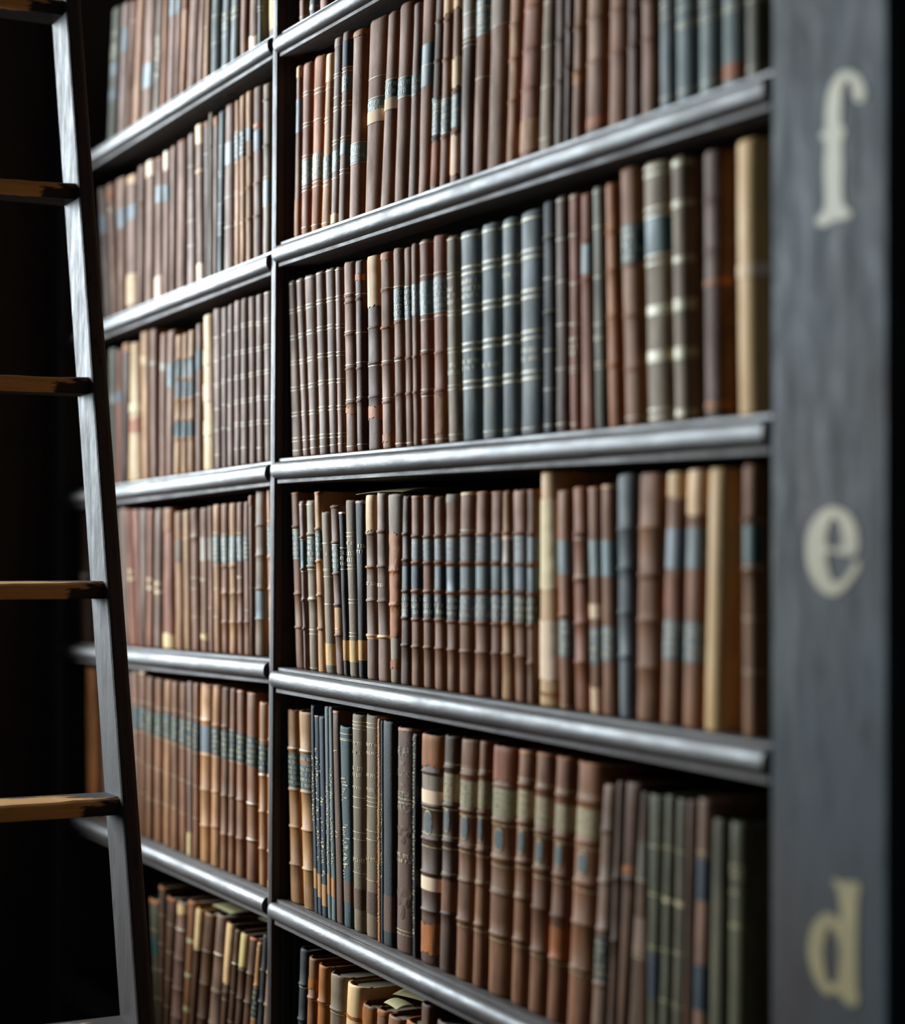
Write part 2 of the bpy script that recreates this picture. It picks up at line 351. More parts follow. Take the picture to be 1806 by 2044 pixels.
# ---------------------------------------------------------------- books
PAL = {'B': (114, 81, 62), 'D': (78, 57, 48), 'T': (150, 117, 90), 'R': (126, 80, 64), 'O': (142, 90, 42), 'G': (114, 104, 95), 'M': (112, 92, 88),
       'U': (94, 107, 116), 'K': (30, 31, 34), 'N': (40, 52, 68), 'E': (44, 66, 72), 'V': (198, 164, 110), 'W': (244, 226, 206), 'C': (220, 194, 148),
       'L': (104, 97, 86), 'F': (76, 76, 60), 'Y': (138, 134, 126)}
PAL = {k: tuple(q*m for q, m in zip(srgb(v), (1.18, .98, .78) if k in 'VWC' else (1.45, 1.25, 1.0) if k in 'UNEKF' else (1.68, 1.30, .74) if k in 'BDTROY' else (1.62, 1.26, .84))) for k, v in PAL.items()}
ROWS = {
 'A0': [
  (379,586,369,575,5965,343,0,'B','g:8.7','brown leather book with cream line at its foot'),
  (702,942,698,939,5962,262,0,'U','g:13.1 l:16.8:9.8:U:','slate grey book with pale foot'),
  (965,1312,962,1309,5959,196,0,'B','','plain brown leather book half hidden by the rail'),
 ],
 'A1': [
  (256,454,330,477,3204,2231,0,'B','p:223.1:204.1:C: l:179.8:136.7:U: c:50.6:3.8:O:','narrow brown book with torn cream head'),
  (454,757,477,811,3203,2218,0,'R','d:182.2 d:142.0 d:100.0 l:96.3:64.5:U:t g:61.7 g:57.1 g:10.4','pinkish brown book with paired gilt rules'),
  (757,1076,811,1225,3201,2225,0,'O','g:181.0 g:175.5 g:142.4 l:100.0:66.9:G:t g:63.2 g:57.7 g:8.9','ochre brown book with faded grey label'),
  (1075,1373,1222,1454,3199,2187,0,'T','p:218.7:179.2:C: g:174.7 g:137.8 g:133.0 l:91.0:62.1:U:t g:59.4 g:54.0 g:7.0','tan book with torn cream upper spine'),
  (1373,1621,1459,1731,3197,2325,0,'M','c:232.5:220.8:G: g:187.6 g:183.7 g:159.0 g:146.4 g:141.9 g:105.1 g:100.6 l:92.6:66.5:U:t g:58.5 p:17.1:2.8:C:','mauve brown book with grey cap and slate label'),
  (1621,1878,1731,1989,3196,2333,0,'M','c:222.7:190.8:N: g:189.0 g:184.3 l:180.2:160.7:U:t g:147.4 g:142.1 g:104.9 g:100.4 l:98.7:83.6:U: g:64.9 g:59.6','slim book with navy upper spine and gilt rules'),
  (1877,2306,1986,2406,3195,2273,0,'B','g:90.5 l:89.6:67.7:U:t g:66.2 p:227.3:218.6:O:','broad brown book with low slate label'),
  (2306,2777,2407,2978,3192,2297,0,'B','g:159.8 g:135.6 l:134.4:115.7:U:t w:120.9:106.2::','wide brown book with white paper band'),
  (2776,3149,2976,3282,3190,2266,0,'B','g:148.5 l:147.7:127.6:E:t w:127.2:113.3::','brown book with blue label above paper band'),
  (3149,3526,3282,3679,3188,2281,0,'B','g:143.0 l:142.2:120.9:E:t g:120.5','brown book with small blue label mid spine'),
  (3526,3772,3675,3874,3186,2217,0,'M','l:139.3:118.9:U:t g:117.7','mauve brown book with pale slate label'),
  (3772,4085,3875,4234,3184,2242,0,'B','l:168.9:145.3:E: g:144.8 l:144.2:121.4:U:','brown book with two stacked blue labels'),
  (4085,4324,4231,4441,3183,2201,0,'D','r:186.6 r:143.5 l:103.6:61.9:U:t g:95.6 g:63.2 r:58.7 c:53.9:5.8:O: r:102.0','dark banded book with ochre foot'),
  (4324,4558,4440,4653,3181,2180,0,'B','p:218.0:186.3:C: r:183.2 r:140.3 l:97.5:58.5:U:t g:96.7 g:59.6 r:55.3','brown banded book with cream torn head'),
  (4557,4793,4652,4847,3180,2158,0,'B','p:215.8:189.1:C: p:140.2:102.4:C: l:97.7:62.2:U:t r:100.8 r:56.7 p:55.9:6.9:C:','brown book torn to cream at head and foot'),
  (4793,5064,4846,5161,3179,2140,0,'D','l:198.3:152.9:G: g:179.5 g:162.3 g:149.7 g:144.2','dark brown book with grey upper label'),
  (5064,5379,5159,5465,3177,2091,0,'B','l:187.5:149.8:U:t g:178.3 g:166.0 g:149.8 g:103.6','brown book with high slate label'),
  (5379,5815,5463,5900,3175,2043,0,'B','c:198.2:151.8:G: g:150.3','wide brown book with grey upper spine'),
  (5815,6046,5896,6175,3173,1960,0,'T','r:143.8 r:108.0 r:64.7','narrow tan book with faint bands'),
  (6046,6494,6174,6617,3172,1953,0,'R','r:152.8 r:110.2 r:70.7 c:39.0:7.3:T:','broad reddish brown book with rubbed foot'),
  (6494,6798,6612,6840,3169,1869,0,'G','g:148.3 g:105.0 g:64.7 g:13.5','grey brown book with gilt rules'),
  (6798,7006,6839,7048,3168,1825,0,'D','r:105.3 r:65.1','narrow dark brown book'),
  (7006,7131,7047,7179,3166,1769,0,'D','r:112.7 r:74.5','thin brown book'),
  (7131,7333,7178,7380,3166,1749,0,'B','r:109.7 r:67.2 c:67.2:55.0:O:','thin brown book with ochre rub'),
  (7333,7760,7379,7785,3165,1726,0,'B','r:112.5 r:70.4 c:17.8:8.7:O:','broad brown book with ochre worn foot'),
  (7760,8136,7784,8161,3162,1632,0,'B','r:110.0 r:70.1','broad smooth brown book'),
  (8136,8349,8160,8355,3160,1531,0,'D','r:100.9 r:69.0','narrow dark brown book in shade'),
  (8349,8641,8355,8635,3159,1492,0,'B','r:106.0 r:70.1','brown book beside the blue volumes'),
  (8641,8901,8635,8882,3157,1431,0,'U','g:96.2 g:90.5 g:83.4 g:11.0','slate blue book with cream foot, leftmost blue volume'),
  (8901,9247,8883,9242,3156,1378,0,'U','g:95.6 g:84.3 g:71.7 g:68.2 g:11.4','pale slate blue book with gilt rules'),
  (9247,9582,9243,9578,3154,1294,0,'U','g:85.3 g:79.8 g:70.2 g:66.0 g:11.8','slate blue book with gilt rules'),
  (9582,9948,9578,9933,3152,1229,0,'U','g:70.2 g:66.2 c:20.2:6.8:O:','slate blue book with ochre worn foot'),
  (9948,10195,9934,10181,3150,1145,0,'F','g:66.7 g:9.6','greenish slate book against the post'),
 ],
 'A2': [
  (189,552,57,297,368,2303,0,'M','d:189.9 d:155.3 d:122.5 d:88.4 d:55.3 d:22.3 g:226.1 g:8.2','mauve brown book with paired gilt rules, first of its set'),
  (552,784,297,551,367,2306,0,'M','d:190.6 d:156.0 d:122.0 d:89.1 d:55.3 d:22.6 g:227.1 g:8.6','mauve brown book with paired gilt rules, second of its set'),
  (784,1070,551,924,366,2310,0,'M','d:191.2 d:157.4 d:122.8 d:89.3 d:54.9 d:22.5 g:227.5 g:9.6','mauve brown book with paired gilt rules, third of its set'),
  (1070,1381,924,1212,364,2316,0,'M','d:192.8 d:158.7 d:124.7 d:90.7 d:57.7 d:23.0 g:228.9 g:10.2','mauve brown book with paired gilt rules, fourth of its set'),
  (1381,1650,1212,1532,363,2317,0,'M','d:192.4 d:158.6 d:124.0 d:90.4 d:56.8 d:22.5 g:228.6 g:10.7','mauve brown book with paired gilt rules, fifth of its set'),
  (1650,1842,1533,1740,362,2301,0,'M','d:191.6 d:156.5 d:122.4 d:89.2 d:56.1 d:22.1 g:226.8 g:11.4','mauve brown book with paired gilt rules, last of its set'),
  (1842,2198,1739,2105,361,2332,0,'B','r:191.1 g:193.8 r:183.1 g:147.4 r:143.8 g:106.4 r:102.0 r:60.2 g:63.8 g:7.0 p:56.7:44.3:O:','worn brown book with gilt banded spine'),
  (2198,2420,2106,2350,360,2312,0,'D','p:216.2:203.8:O: g:189.7 r:184.4 g:143.1 g:107.1 r:100.1 g:65.0 r:60.6 g:8.2','worn brown book with crackled leather'),
  (2420,2860,2350,2774,359,2322,3,'D','p:232.2:168.0:V: r:146.3 r:103.6 g:100.2 r:63.7 p:55.0:34.2:O:','torn dark book exposing bright cream page backs'),
  (2861,3219,2774,3136,357,2311,0,'B','p:231.1:220.0:O: r:186.5 g:188.2 r:141.9 p:144.5:140.2:O: g:102.6 r:99.2 g:59.1 r:54.8 p:19.9:4.6:O:','large torn brown book with frayed head'),
  (3219,3520,3135,3434,355,2314,0,'B','l:184.1:149.4:E:t g:186.6 g:148.6 r:145.2 r:103.9 r:61.8 g:100.5 g:4.7','brown book with dark teal label'),
  (3520,3748,3435,3658,354,2286,0,'B','l:182.3:147.2:E:t g:183.6 g:146.4 r:101.4 r:60.7 g:4.3','slim brown book with dark teal label'),
  (3748,3910,3657,3832,353,2303,0,'B','l:183.8:148.3:U:t r:101.2 r:60.8','very narrow brown book with slate label'),
  (3910,4201,3832,4136,352,2312,0,'R','l:184.8:147.7:U:t g:227.9 g:190.8 g:147.0 g:140.8 r:103.1 g:106.4 r:58.1 g:62.2 g:54.8 g:5.9','reddish brown book with slate label and fine rules'),
  (4201,4550,4136,4482,351,2322,0,'R','l:185.6:147.5:U:t g:190.4 g:146.7 g:142.3 r:101.4 r:59.4 p:57.0:8.6:O: g:5.4','rubbed reddish brown book with slate label'),
  (4550,4866,4484,4772,349,2267,0,'G','d:183.0 d:141.5 d:100.8 d:60.2 g:223.0 g:8.6 t:171.0:150.2:: t:88.1:72.2::','grey brown book with paired gilt bands'),
  (4866,5305,4772,5253,348,2269,0,'U','D:184.2 D:142.3 D:101.4 D:60.5 D:224.5 t:175.5:151.8:: t:88.8:74.6::','wide slate grey book with paired gilt bands'),
  (5305,5730,5253,5696,346,2278,0,'U','D:184.5 D:142.1 D:101.2 D:60.4 D:224.0 g:8.2 t:82.0:74.3::','slate grey book with paired cream bands'),
  (5730,6119,5696,6090,344,2275,0,'U','D:184.3 D:141.9 D:101.1 D:61.1 D:223.7 g:7.7 t:172.2:164.6::','slimmer slate grey book with paired cream bands'),
  (6119,6605,6090,6577,343,2281,0,'U','D:184.5 D:143.6 D:102.0 D:61.3 D:223.9 g:7.3 t:90.2:73.9::','widest slate grey book with cream bands'),
  (6605,6864,6577,6840,341,2321,0,'K','g:197.3 g:155.1 g:122.2 g:83.2 g:44.2 g:8.4 r:195.8 r:120.7','near black book with pale left edge'),
  (6864,7126,6840,7085,339,2331,0,'D','g:229.3 g:190.6 g:148.9 g:106.4 g:62.5 g:8.6','dark brown book with faint gilt bands'),
  (7126,7316,7085,7301,338,2323,0,'R','g:229.3 g:191.8 g:144.4 g:104.7 d:60.5 t:92.5:72.7:: g:7.3','reddish brown book with gilt ornament'),
  (7316,7583,7302,7514,338,2296,0,'R','l:179.7:151.0:U: r:182.7 r:145.0','reddish brown book with small slate patch'),
  (7583,7808,7514,7735,336,2319,0,'F','g:227.0 g:193.2 g:145.2 g:100.3 g:63.0 g:58.5 t:91.3:79.4::','thin dark green book with gilt lines'),
  (7808,8054,7735,7948,335,2316,0,'O','r:185.5 r:148.4 r:105.5 r:59.7','thin orange tan book'),
  (8054,8426,7944,8324,334,2417,0,'B','l:188.3:151.5:E:t r:150.1 r:103.1 r:53.5 g:8.3','brown book with deep teal label'),
  (8426,8887,8326,8816,333,2392,0,'G','D:231.2 D:192.9 l:187.8:154.7:E: D:149.6 W:107.9:99.3:: W:66.3:56.3:: D:9.1','wide grey brown book with teal label and cream bands'),
  (8887,9163,8817,9094,331,2370,0,'G','W:233.5:228.5:: W:197.6:191.9:: W:147.7:142.1:: W:109.8:99.4:: W:66.5:56.0:: W:10.7:5.1::','grey brown book with broad cream bands'),
  (9327,9658,9296,9628,329,2333,0,'D','r:190.9 r:147.1 p:122.5:114.4:O: p:16.3:6.8:O:','tall mottled dark brown book'),
  (9824,10180,9785,10142,327,2339,0,'V','w:127.9:117.3::','tall cream vellum book with white band'),
 ],
 'A3': [
  (345,663,148,433,-2354,2265,0,'B','p:227.4:223.7:O: r:182.3 l:178.6:142.0:E:t g:178.0 g:141.1 r:95.3 r:52.5','brown book with teal label, nearest the divider'),
  (663,755,445,600,-2355,2147,0,'M','g:210.0 r:168.2 l:163.6:128.4:E: g:165.4 r:127.5 g:124.7 r:87.8 g:90.5 r:51.9','narrow mauve brown book with low teal label'),
  (755,1082,599,927,-2355,2153,1,'G','g:210.3 g:173.7 r:171.9 l:168.2:134.1:E:t g:168.2 r:131.3 g:132.2 g:127.3 r:89.0 g:91.2 g:51.4 g:45.9 g:3.0','dark grey brown book with large teal label'),
  (1082,1318,919,1121,-2356,2261,0,'T','p:226.1:222.0:O: r:179.1 l:176.9:141.7:E:t g:177.6 r:138.1 r:95.4 r:53.7 g:1.3','tall tan book with teal label'),
  (1318,1631,1144,1429,-2356,1998,0,'L','t:150.0:144.6:: t:130.2:124.8:: g:160.9 g:119.3 g:85.2 c:36.7:9.9:V: c:9.9:6.3:U:','short grey cloth book with gilt title'),
  (1631,1891,1421,1696,-2356,2079,0,'M','r:205.7 r:161.8 l:159.1:127.0:E:t g:159.1 r:123.4 r:85.2 c:81.6:50.6:T: r:47.9 g:55.9','short mauve banded book with tan lower panel'),
  (1891,2025,1703,1862,-2357,1996,0,'K','g:155.3 g:129.1 t:152.1:132.7:: c:42.9:18.4:V: p:199.6:196.4:W:','thin black book with gilt title'),
  (2025,2314,1851,2164,-2357,2130,0,'L','t:164.5:157.4:: t:152.2:136.4:: d:171.5 d:132.0 d:90.8 d:50.6 c:43.6:17.5:V:','grey green cloth book with gilt title'),
  (2314,2477,2164,2423,-2357,2124,0,'K','t:161.0:147.1:: c:45.0:20.8:V: p:212.4:208.0:G:','thin blue black book with tan foot band'),
  (2477,2807,2421,2738,-2357,2183,0,'M','p:218.3:172.2:V: r:172.2 r:132.6 p:134.3:131.4:O: r:93.0 r:51.8 c:53.5:47.5:C: t:116.3:109.4::','torn mauve book with cream exposed head'),
  (2807,3163,2737,3033,-2358,2204,0,'M','r:174.7 r:133.9 r:93.1 r:51.6 c:53.8:50.7:C: t:115.2:108.4::','dark mauve banded book with single tan rule'),
  (3163,3428,3034,3467,-2358,2179,0,'G','p:174.6:50.6:O: r:129.2 r:89.9 p:28.9:13.9:O:','torn book with long orange strip down spine'),
  (3428,3693,3467,3663,-2359,2154,0,'D','r:171.9 r:142.1 r:106.6 r:76.0 r:44.6 l:134.7:109.9:N: l:103.3:77.6:K:t','narrow dark red brown banded book'),
  (3693,3975,3663,3942,-2359,2150,0,'B','r:169.1 l:165.8:142.8:U:s r:139.1 l:135.0:110.4:N: r:107.1 l:103.0:77.7:K:t r:75.2 r:44.1 p:216.2:212.1:O: N:2','banded brown book with blue panels and bright head'),
  (3975,4264,3942,4225,-2360,2151,0,'B','r:168.5 l:165.8:142.6:U:s r:139.4 c:135.3:110.2:R: r:107.5 l:103.7:78.7:N:t r:75.8 r:44.7 p:215.6:211.5:O: N:5','banded brown book with one bare pink panel'),
  (4264,4550,4225,4478,-2360,2129,0,'B','r:169.3 l:165.8:143.3:U:s r:140.5 l:135.7:110.9:N: r:108.5 l:104.5:79.7:K:t r:76.8 r:45.4 N:4','slimmer banded brown book with blue panels'),
  (4550,4809,4478,4815,-2360,2148,0,'B','r:170.0 l:166.4:142.3:U:s r:139.2 l:135.2:109.1:E: r:107.5 l:104.4:78.3:N:t r:75.9 r:45.2 c:214.8:205.7:G:','banded brown book with torn blue panel'),
  (4809,5169,4815,5198,-2361,2164,0,'B','g:175.4 r:170.7 l:167.9:143.4:U:s r:140.3 l:135.6:112.2:U: r:109.5 l:105.1:78.6:U:t r:76.2 r:45.0 p:216.8:212.2:V:','broad banded brown book with bright yellow head'),
  (5169,5542,5198,5518,-2361,2160,0,'B','r:170.6 l:167.9:143.0:U:s r:140.7 l:136.8:113.0:U: r:110.4 l:106.1:80.7:U:t r:76.9 r:46.2 p:216.7:212.9:O:','banded brown book with silvery panels'),
  (5542,5795,5518,5811,-2362,2156,0,'B','r:170.8 l:168.3:144.0:U:s r:141.0 l:137.2:113.8:U: r:110.8 l:107.0:81.3:U:t r:77.5 r:46.5 p:216.3:213.0:O:','narrower banded brown book with silvery panels'),
  (5795,6045,5811,5969,-2362,2153,0,'T','r:172.0 w:169.0:165.2:: l:165.2:141.3:G: r:139.8 l:137.6:113.7:U: r:111.4 l:107.7:81.5:U:t r:79.3 r:47.9','thin tan banded book with white chip'),
  (6045,6325,5968,6309,-2362,2157,0,'B','r:171.9 l:168.9:142.3:U:s r:140.0 l:137.8:114.1:U: r:111.2 l:107.5:81.6:F:t r:79.4 r:46.2','banded brown book with greenish lower panel'),
  (6325,6502,6309,6496,-2363,2157,0,'B','r:170.8 l:167.7:143.3:U: r:140.1 l:136.2:112.6:U: r:110.3 l:107.9:81.2:F:t r:78.9 r:40.4 p:216.2:213.3:O:','banded brown book squeezed beside the vellum'),
  (6502,6947,6524,6867,-2363,2331,0,'V','P:207.4:113.9:W: P:86.6:24.3:W: p:15.0:8.8:O:','tall cream vellum book patched with white paper'),
  (6947,7203,6874,7153,-2364,2136,0,'B','l:164.5:130.9:U: r:91.2 l:86.6:50.8:U:t g:2.9','brown book with slate labels right of vellum'),
  (7203,7506,7152,7438,-2364,2160,0,'R','r:170.6 r:126.8 r:84.5 r:46.9 p:217.5:212.2:O: g:129.8 g:166.0','reddish brown banded book with ochre head'),
  (7506,7727,7438,7688,-2365,2153,0,'B','l:164.5:130.3:U: w:103.5:90.1:: l:81.2:47.1:U:t p:27.9:-4.7:C: p:215.3:211.5:O:','brown book with white chip and cream foot'),
  (7727,7997,7688,7934,-2365,2169,0,'B','l:164.5:130.7:U: l:83.6:51.4:U:t p:216.9:213.2:V:','brown book with two slate labels'),
  (7997,8247,7932,8274,-2365,2260,0,'U','r:174.7 r:138.4 r:97.7 r:57.2','slim slate blue book'),
  (8247,8678,8274,8755,-2366,2258,0,'B','r:176.0 r:133.0 r:91.5 r:48.6','wide plain brown book with rounded spine'),
  (8678,9019,8779,9093,-2366,2252,0,'B','p:225.2:199.4:V: l:175.0:139.4:U: c:132.4:103.0:R: l:93.3:58.3:U:t','brown book with torn cream head and slate labels'),
  (9019,9348,9094,9409,-2367,2263,0,'B','p:226.3:183.7:C: l:175.5:139.8:U: l:93.1:57.4:U:t','brown book torn bright cream at head'),
  (9348,9666,9409,9726,-2367,2266,0,'V','','plain ochre vellum book'),
  (9919,10144,9902,10128,-2368,2282,0,'B','g:181.6 l:177.0:145.5:E: g:142.2 g:99.0 g:54.5 r:182.9 r:139.6','brown book with teal label against the post'),
 ],
 'A4': [
  (182,625,40,416,-5365,2460,0,'T','p:247.1:244.3:O: g:197.6 r:195.7 l:190.7:147.4:E:t g:146.4 r:143.7 r:96.4 r:48.5 g:0.7','pale brown book with blue label, nearest the divider'),
  (625,1050,415,905,-5371,2475,0,'T','g:198.8 r:197.0 l:193.3:149.4:E:t g:148.5 r:145.7 r:98.3 r:49.2 g:1.3 p:186.9:181.4:O:','pale brown book with blue label and chip'),
  (1050,1162,900,998,-5376,2582,0,'N','t:197.6:112.9:: c:55.4:30.4:T: S','very thin navy book, tallest of the navy trio'),
  (1162,1295,1005,1149,-5377,2468,0,'N','t:207.7:60.8:: c:50.1:21.6:T: S p:246.8:244.6:O:','very thin navy book with gilt lettering down spine'),
  (1295,1461,1149,1319,-5379,2472,0,'N','t:189.5:173.4:: t:148.4:134.1:: t:123.4:45.2:: S c:39.9:13.3:T:','thin navy book with bright gilt lettering'),
  (1461,1574,1311,1434,-5381,2609,0,'U','t:168.3:56.8:: c:55.1:30.4:T: S','thin slate book with patterned spine'),
  (1574,1707,1434,1541,-5383,2615,0,'U','t:187.5:58.7:: c:51.7:28.9:T: S','thin slate blue book with gilt lettering'),
  (1707,1919,1543,1735,-5384,2580,0,'D','t:211.7:206.5:: t:113.3:97.5:: S p:258.0:254.1:O:','thin dark brown book with rubbed edge'),
  (1919,2149,1747,2059,-5387,2410,0,'E','g:232.2 g:226.1 t:180.7:145.8:: t:124.9:55.6:: g:224.4 S c:55.6:29.6:D:','short thin dark teal book with gilt panel'),
  (2149,2475,2053,2442,-5390,2587,0,'L','g:250.0 g:245.7 g:241.3 t:227.4:220.5:: t:216.2:210.1:: t:198.0:182.4:: t:173.7:168.5:: g:159.8 g:147.7 g:118.4 g:109.7 g:70.1 t:89.0:80.4:: c:51.1:27.0:D:','grey brown cloth book with gilt title'),
  (2475,2899,2442,2859,-5394,2617,0,'L','g:251.9 g:246.8 t:229.6:222.8:: t:219.3:214.2:: t:193.6:186.8:: t:176.5:169.7:: g:164.6 g:159.4 g:154.3 g:125.2 g:115.0 g:67.2 t:96.2:85.9:: c:53.5:27.9:D:','second grey brown cloth book with gilt title'),
  (2899,2972,2860,2930,-5399,2596,0,'T','t:252.5:22.3:: S','thin tan book with hatched gilt spine'),
  (2972,3027,2930,2988,-5400,2583,0,'N','S t:174.3:73.8::','very thin navy book beside black book'),
  (3027,3286,2988,3256,-5401,2592,0,'K','S c:58.1:16.4:D:','glossy black slim book'),
  (3286,3792,3294,3783,-5404,2550,0,'D','d:172.1 d:23.1 x1 p:255.0:250.9:O:','wide brown cloth book with six-line gilt title'),
  (3810,3882,3783,3873,-5410,2517,0,'K','t:250.1:23.4:: S','sliver-thin black book with gilt edge'),
  (3882,4375,3873,4478,-5411,2538,0,'D','p:253.8:215.4:O: r:212.2 l:208.9:192.7:G: w:192.4:177.4:: r:175.0 o:170.1:142.6:: r:137.8 r:100.6 w:96.1:81.3:: r:58.7 g:171.7 g:144.2 g:129.7 p:47.4:8.7:O:','thick dark book with two white bands'),
  (4375,4742,4480,4850,-5417,2574,0,'D','g:226.9 r:223.0 l:216.6:186.5:Y:t r:181.7 g:177.8 o:177.8:152.4:: r:142.8 g:147.6 g:134.9 r:104.7 g:107.9 r:63.4 c:99.9:66.6:B:','banded dark brown book with narrow silvery label'),
  (4742,5158,4850,5325,-5422,2580,0,'B','g:225.7 r:220.3 l:214.0:185.9:Y:t r:182.0 g:176.5 o:176.5:150.0:: r:142.2 g:146.8 g:137.5 r:106.2 g:109.3 r:63.9 g:57.7','banded brown book with silvery label and oval'),
  (5158,5444,5326,5547,-5427,2598,0,'B','g:228.9 r:224.3 l:218.1:189.0:Y:t r:184.4 g:179.8 o:179.8:153.7:: r:144.4 g:149.0 g:138.3 r:109.0 g:112.1 r:65.9 g:59.7','narrow banded brown book with silvery label'),
  (5444,5951,5547,6108,-5431,2581,0,'B','p:258.1:219.6:R: r:217.3 l:215.0:184.7:Y:t r:181.7 g:177.2 o:174.1:149.9:: r:142.3 g:145.3 g:134.7 r:105.9 g:110.5 r:63.5 g:57.4','thick banded brown book with rubbed pink head'),
  (5950,6302,6108,6462,-5437,2596,0,'B','g:230.8 r:224.9 l:219.0:190.8:Y:t r:186.4 g:180.5 o:179.0:153.8:: r:146.4 g:149.3 g:140.4 r:109.2 g:113.7 r:66.1 g:60.2 p:259.6:254.5:O:','banded brown book with broad silvery label'),
  (6302,6686,6462,6861,-5441,2606,0,'B','g:228.8 r:224.8 l:217.0:187.2:Y:t r:182.5 g:177.8 o:174.6:149.5:: r:144.8 g:147.9 g:136.9 r:105.4 r:62.9 g:58.1 p:261.6:256.9:O:','fifth silvery labelled banded brown book'),
  (6686,7027,6862,7236,-5446,2614,0,'B','g:228.3 r:223.7 l:214.5:188.3:Y:t r:183.6 g:177.5 o:175.9:152.8:: r:145.0 g:138.9 r:104.8 c:94.0:63.0:O: r:63.0 g:58.3 p:262.2:257.6:O:','sixth silvery labelled banded book with ochre patch'),
  (7027,7512,7235,7760,-5450,2606,0,'B','g:228.5 r:223.9 l:216.4:189.1:Y:t r:184.5 g:178.4 o:175.4:152.6:: r:145.0 g:137.4 r:105.4 r:61.1 g:56.5 p:261.0:257.2:O:','last silvery labelled banded book'),
  (7511,7827,7745,7997,-5456,2448,0,'M','r:201.2 g:199.7 r:153.6 g:153.6 r:107.4 l:100.0:59.6:N:t r:55.1','mauve brown book with low navy label'),
  (7826,7987,8000,8132,-5460,2503,0,'D','r:159.8 r:101.3','thin dark brown book in the shade'),
  (7987,8159,8132,8410,-5462,2512,0,'D','p:176.8:165.2:O: r:162.3','thin dark book with orange spot'),
  (8158,8504,8404,8518,-5464,2452,0,'D','l:199.4:164.9:F: g:164.9 c:130.2:97.0:G: g:94.1','thin dark brown book with greenish label'),
  (8504,8667,8518,8778,-5468,2456,0,'F','g:199.2 g:155.6 g:107.9 l:102.3:63.0:N:','thin dark green book with navy patch'),
  (8666,8875,8779,8961,-5470,2475,0,'F','g:201.4 g:152.5 g:109.2 g:64.4 W:156.0:152.5::','dark green slim book with faint rules'),
  (8875,9078,8961,9140,-5473,2471,0,'F','g:200.2 g:154.6 g:110.4 g:63.4 W:156.0:151.9::','slim grey green book with gilt rules'),
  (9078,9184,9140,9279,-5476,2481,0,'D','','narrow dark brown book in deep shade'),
  (9184,9427,9280,9503,-5477,2513,0,'M','g:205.1 l:199.7:163.0:N: l:107.3:67.8:N:','mauve book with two navy labels'),
  (9427,9697,9499,9734,-5480,2368,0,'F','','slim olive green book'),
  (9697,9959,9734,9996,-5483,2376,0,'F','t:203.2:190.1:: t:180.8:175.5:: t:153.1:147.8::','wide olive green book, nearest the post'),
 ],
 'A5': [
  (372,671,533,841,-8363,2455,0,'K','r:200.4 g:197.2 r:155.3','near black banded book, nearest the divider'),
  (671,959,838,1132,-8363,2402,0,'B','p:217.4:198.3:O: r:189.8 g:187.7','brown book with orange rubbed patch'),
  (959,1390,1130,1447,-8363,2367,0,'O','r:191.8 g:189.7','orange brown banded book'),
  (1390,1761,1446,1941,-8363,2334,0,'G','r:190.8 g:189.8 g:186.7','wide grey brown leather book'),
  (1761,2257,1940,2429,-8363,2314,0,'C','p:195.1:188.9:O:','coverless book with cream torn spine'),
  (2257,2507,2417,2803,-8363,2159,0,'B','p:211.9:189.1:O:','small brown book with cracked spine'),
  (2507,2822,2807,3164,-8363,2188,0,'B','p:218.8:211.4:O:','small brown book with torn cap'),
  (2822,2971,3164,3544,-8363,2189,0,'B','','brown book with curved worn head'),
  (2971,3954,3553,4003,-8363,2223,0,'O','','orange tan book barely in view'),
  (3954,4035,4009,4259,-8363,2504,0,'D','','dark brown upright book below the rail'),
  (4035,4449,4294,4704,-8363,2382,0,'D','',"dark book at the picture's lower edge"),
 ],
 'B0': [
  (-7861,-7297,-7618,-7088,5951,2206,0,'F','t:179.6:173.6:: t:159.5:135.5:: l:129.4:109.3:N: l:87.2:69.1:N:','dark green book at the shaded end'),
  (-7297,-6814,-7093,-6608,5955,2152,0,'M','l:174.6:137.0:U:','mauve book with slate patch'),
  (-6814,-6593,-6614,-6301,5956,2089,0,'B','g:174.8','narrow brown book left of centre'),
  (-6593,-6099,-6303,-5869,5960,2076,0,'T','','broad tan brown book'),
  (-6098,-5471,-5875,-5275,5965,2020,0,'B','l:87.6:49.3:E:','brown book with teal patch'),
  (-5470,-5093,-5282,-4964,5967,1941,0,'G','t:122.8:47.5::','grey tan book with mottled spine'),
  (-5093,-4865,-4965,-4735,5969,1914,0,'O','','ochre leather book'),
  (-4865,-4446,-4738,-4346,5972,1870,0,'B','l:168.4:135.0:N:','brown book with navy head'),
  (-4446,-4227,-4348,-4101,5974,1822,0,'B','l:158.2:130.6:U:','slim brown book with slate head'),
  (-4227,-3983,-4103,-3805,5976,1792,0,'T','c:151.9:130.0:O:','tan book with ochre head'),
  (-3983,-3482,-3808,-3304,5979,1765,0,'B','c:147.8:137.1:U:','broad brown book'),
  (-3482,-3173,-3310,-3026,5982,1702,0,'B','','brown book with smooth spine'),
  (-3173,-2946,-3029,-2878,5983,1660,0,'T','g:78.3','thin tan book'),
  (-2946,-2574,-2878,-2501,5986,1652,0,'U','g:87.6 g:47.9 g:3.7','slate blue book, leftmost of the slate trio'),
  (-2500,-2139,-2409,-2071,5989,1573,0,'U','t:81.2:55.3:: g:47.5 g:5.0','slate blue book, middle of the slate trio'),
  (-2139,-1786,-2073,-1715,5992,1531,0,'U','g:79.3 t:77.5:60.4:: g:3.6','slate blue book, rightmost of the slate trio'),
  (-1716,-1441,-1697,-1398,5994,1476,0,'B','','brown book with plain spine'),
  (-1441,-1038,-1398,-1039,5997,1441,0,'B','p:24.5:2.6:W:','brown book with cream strip at foot'),
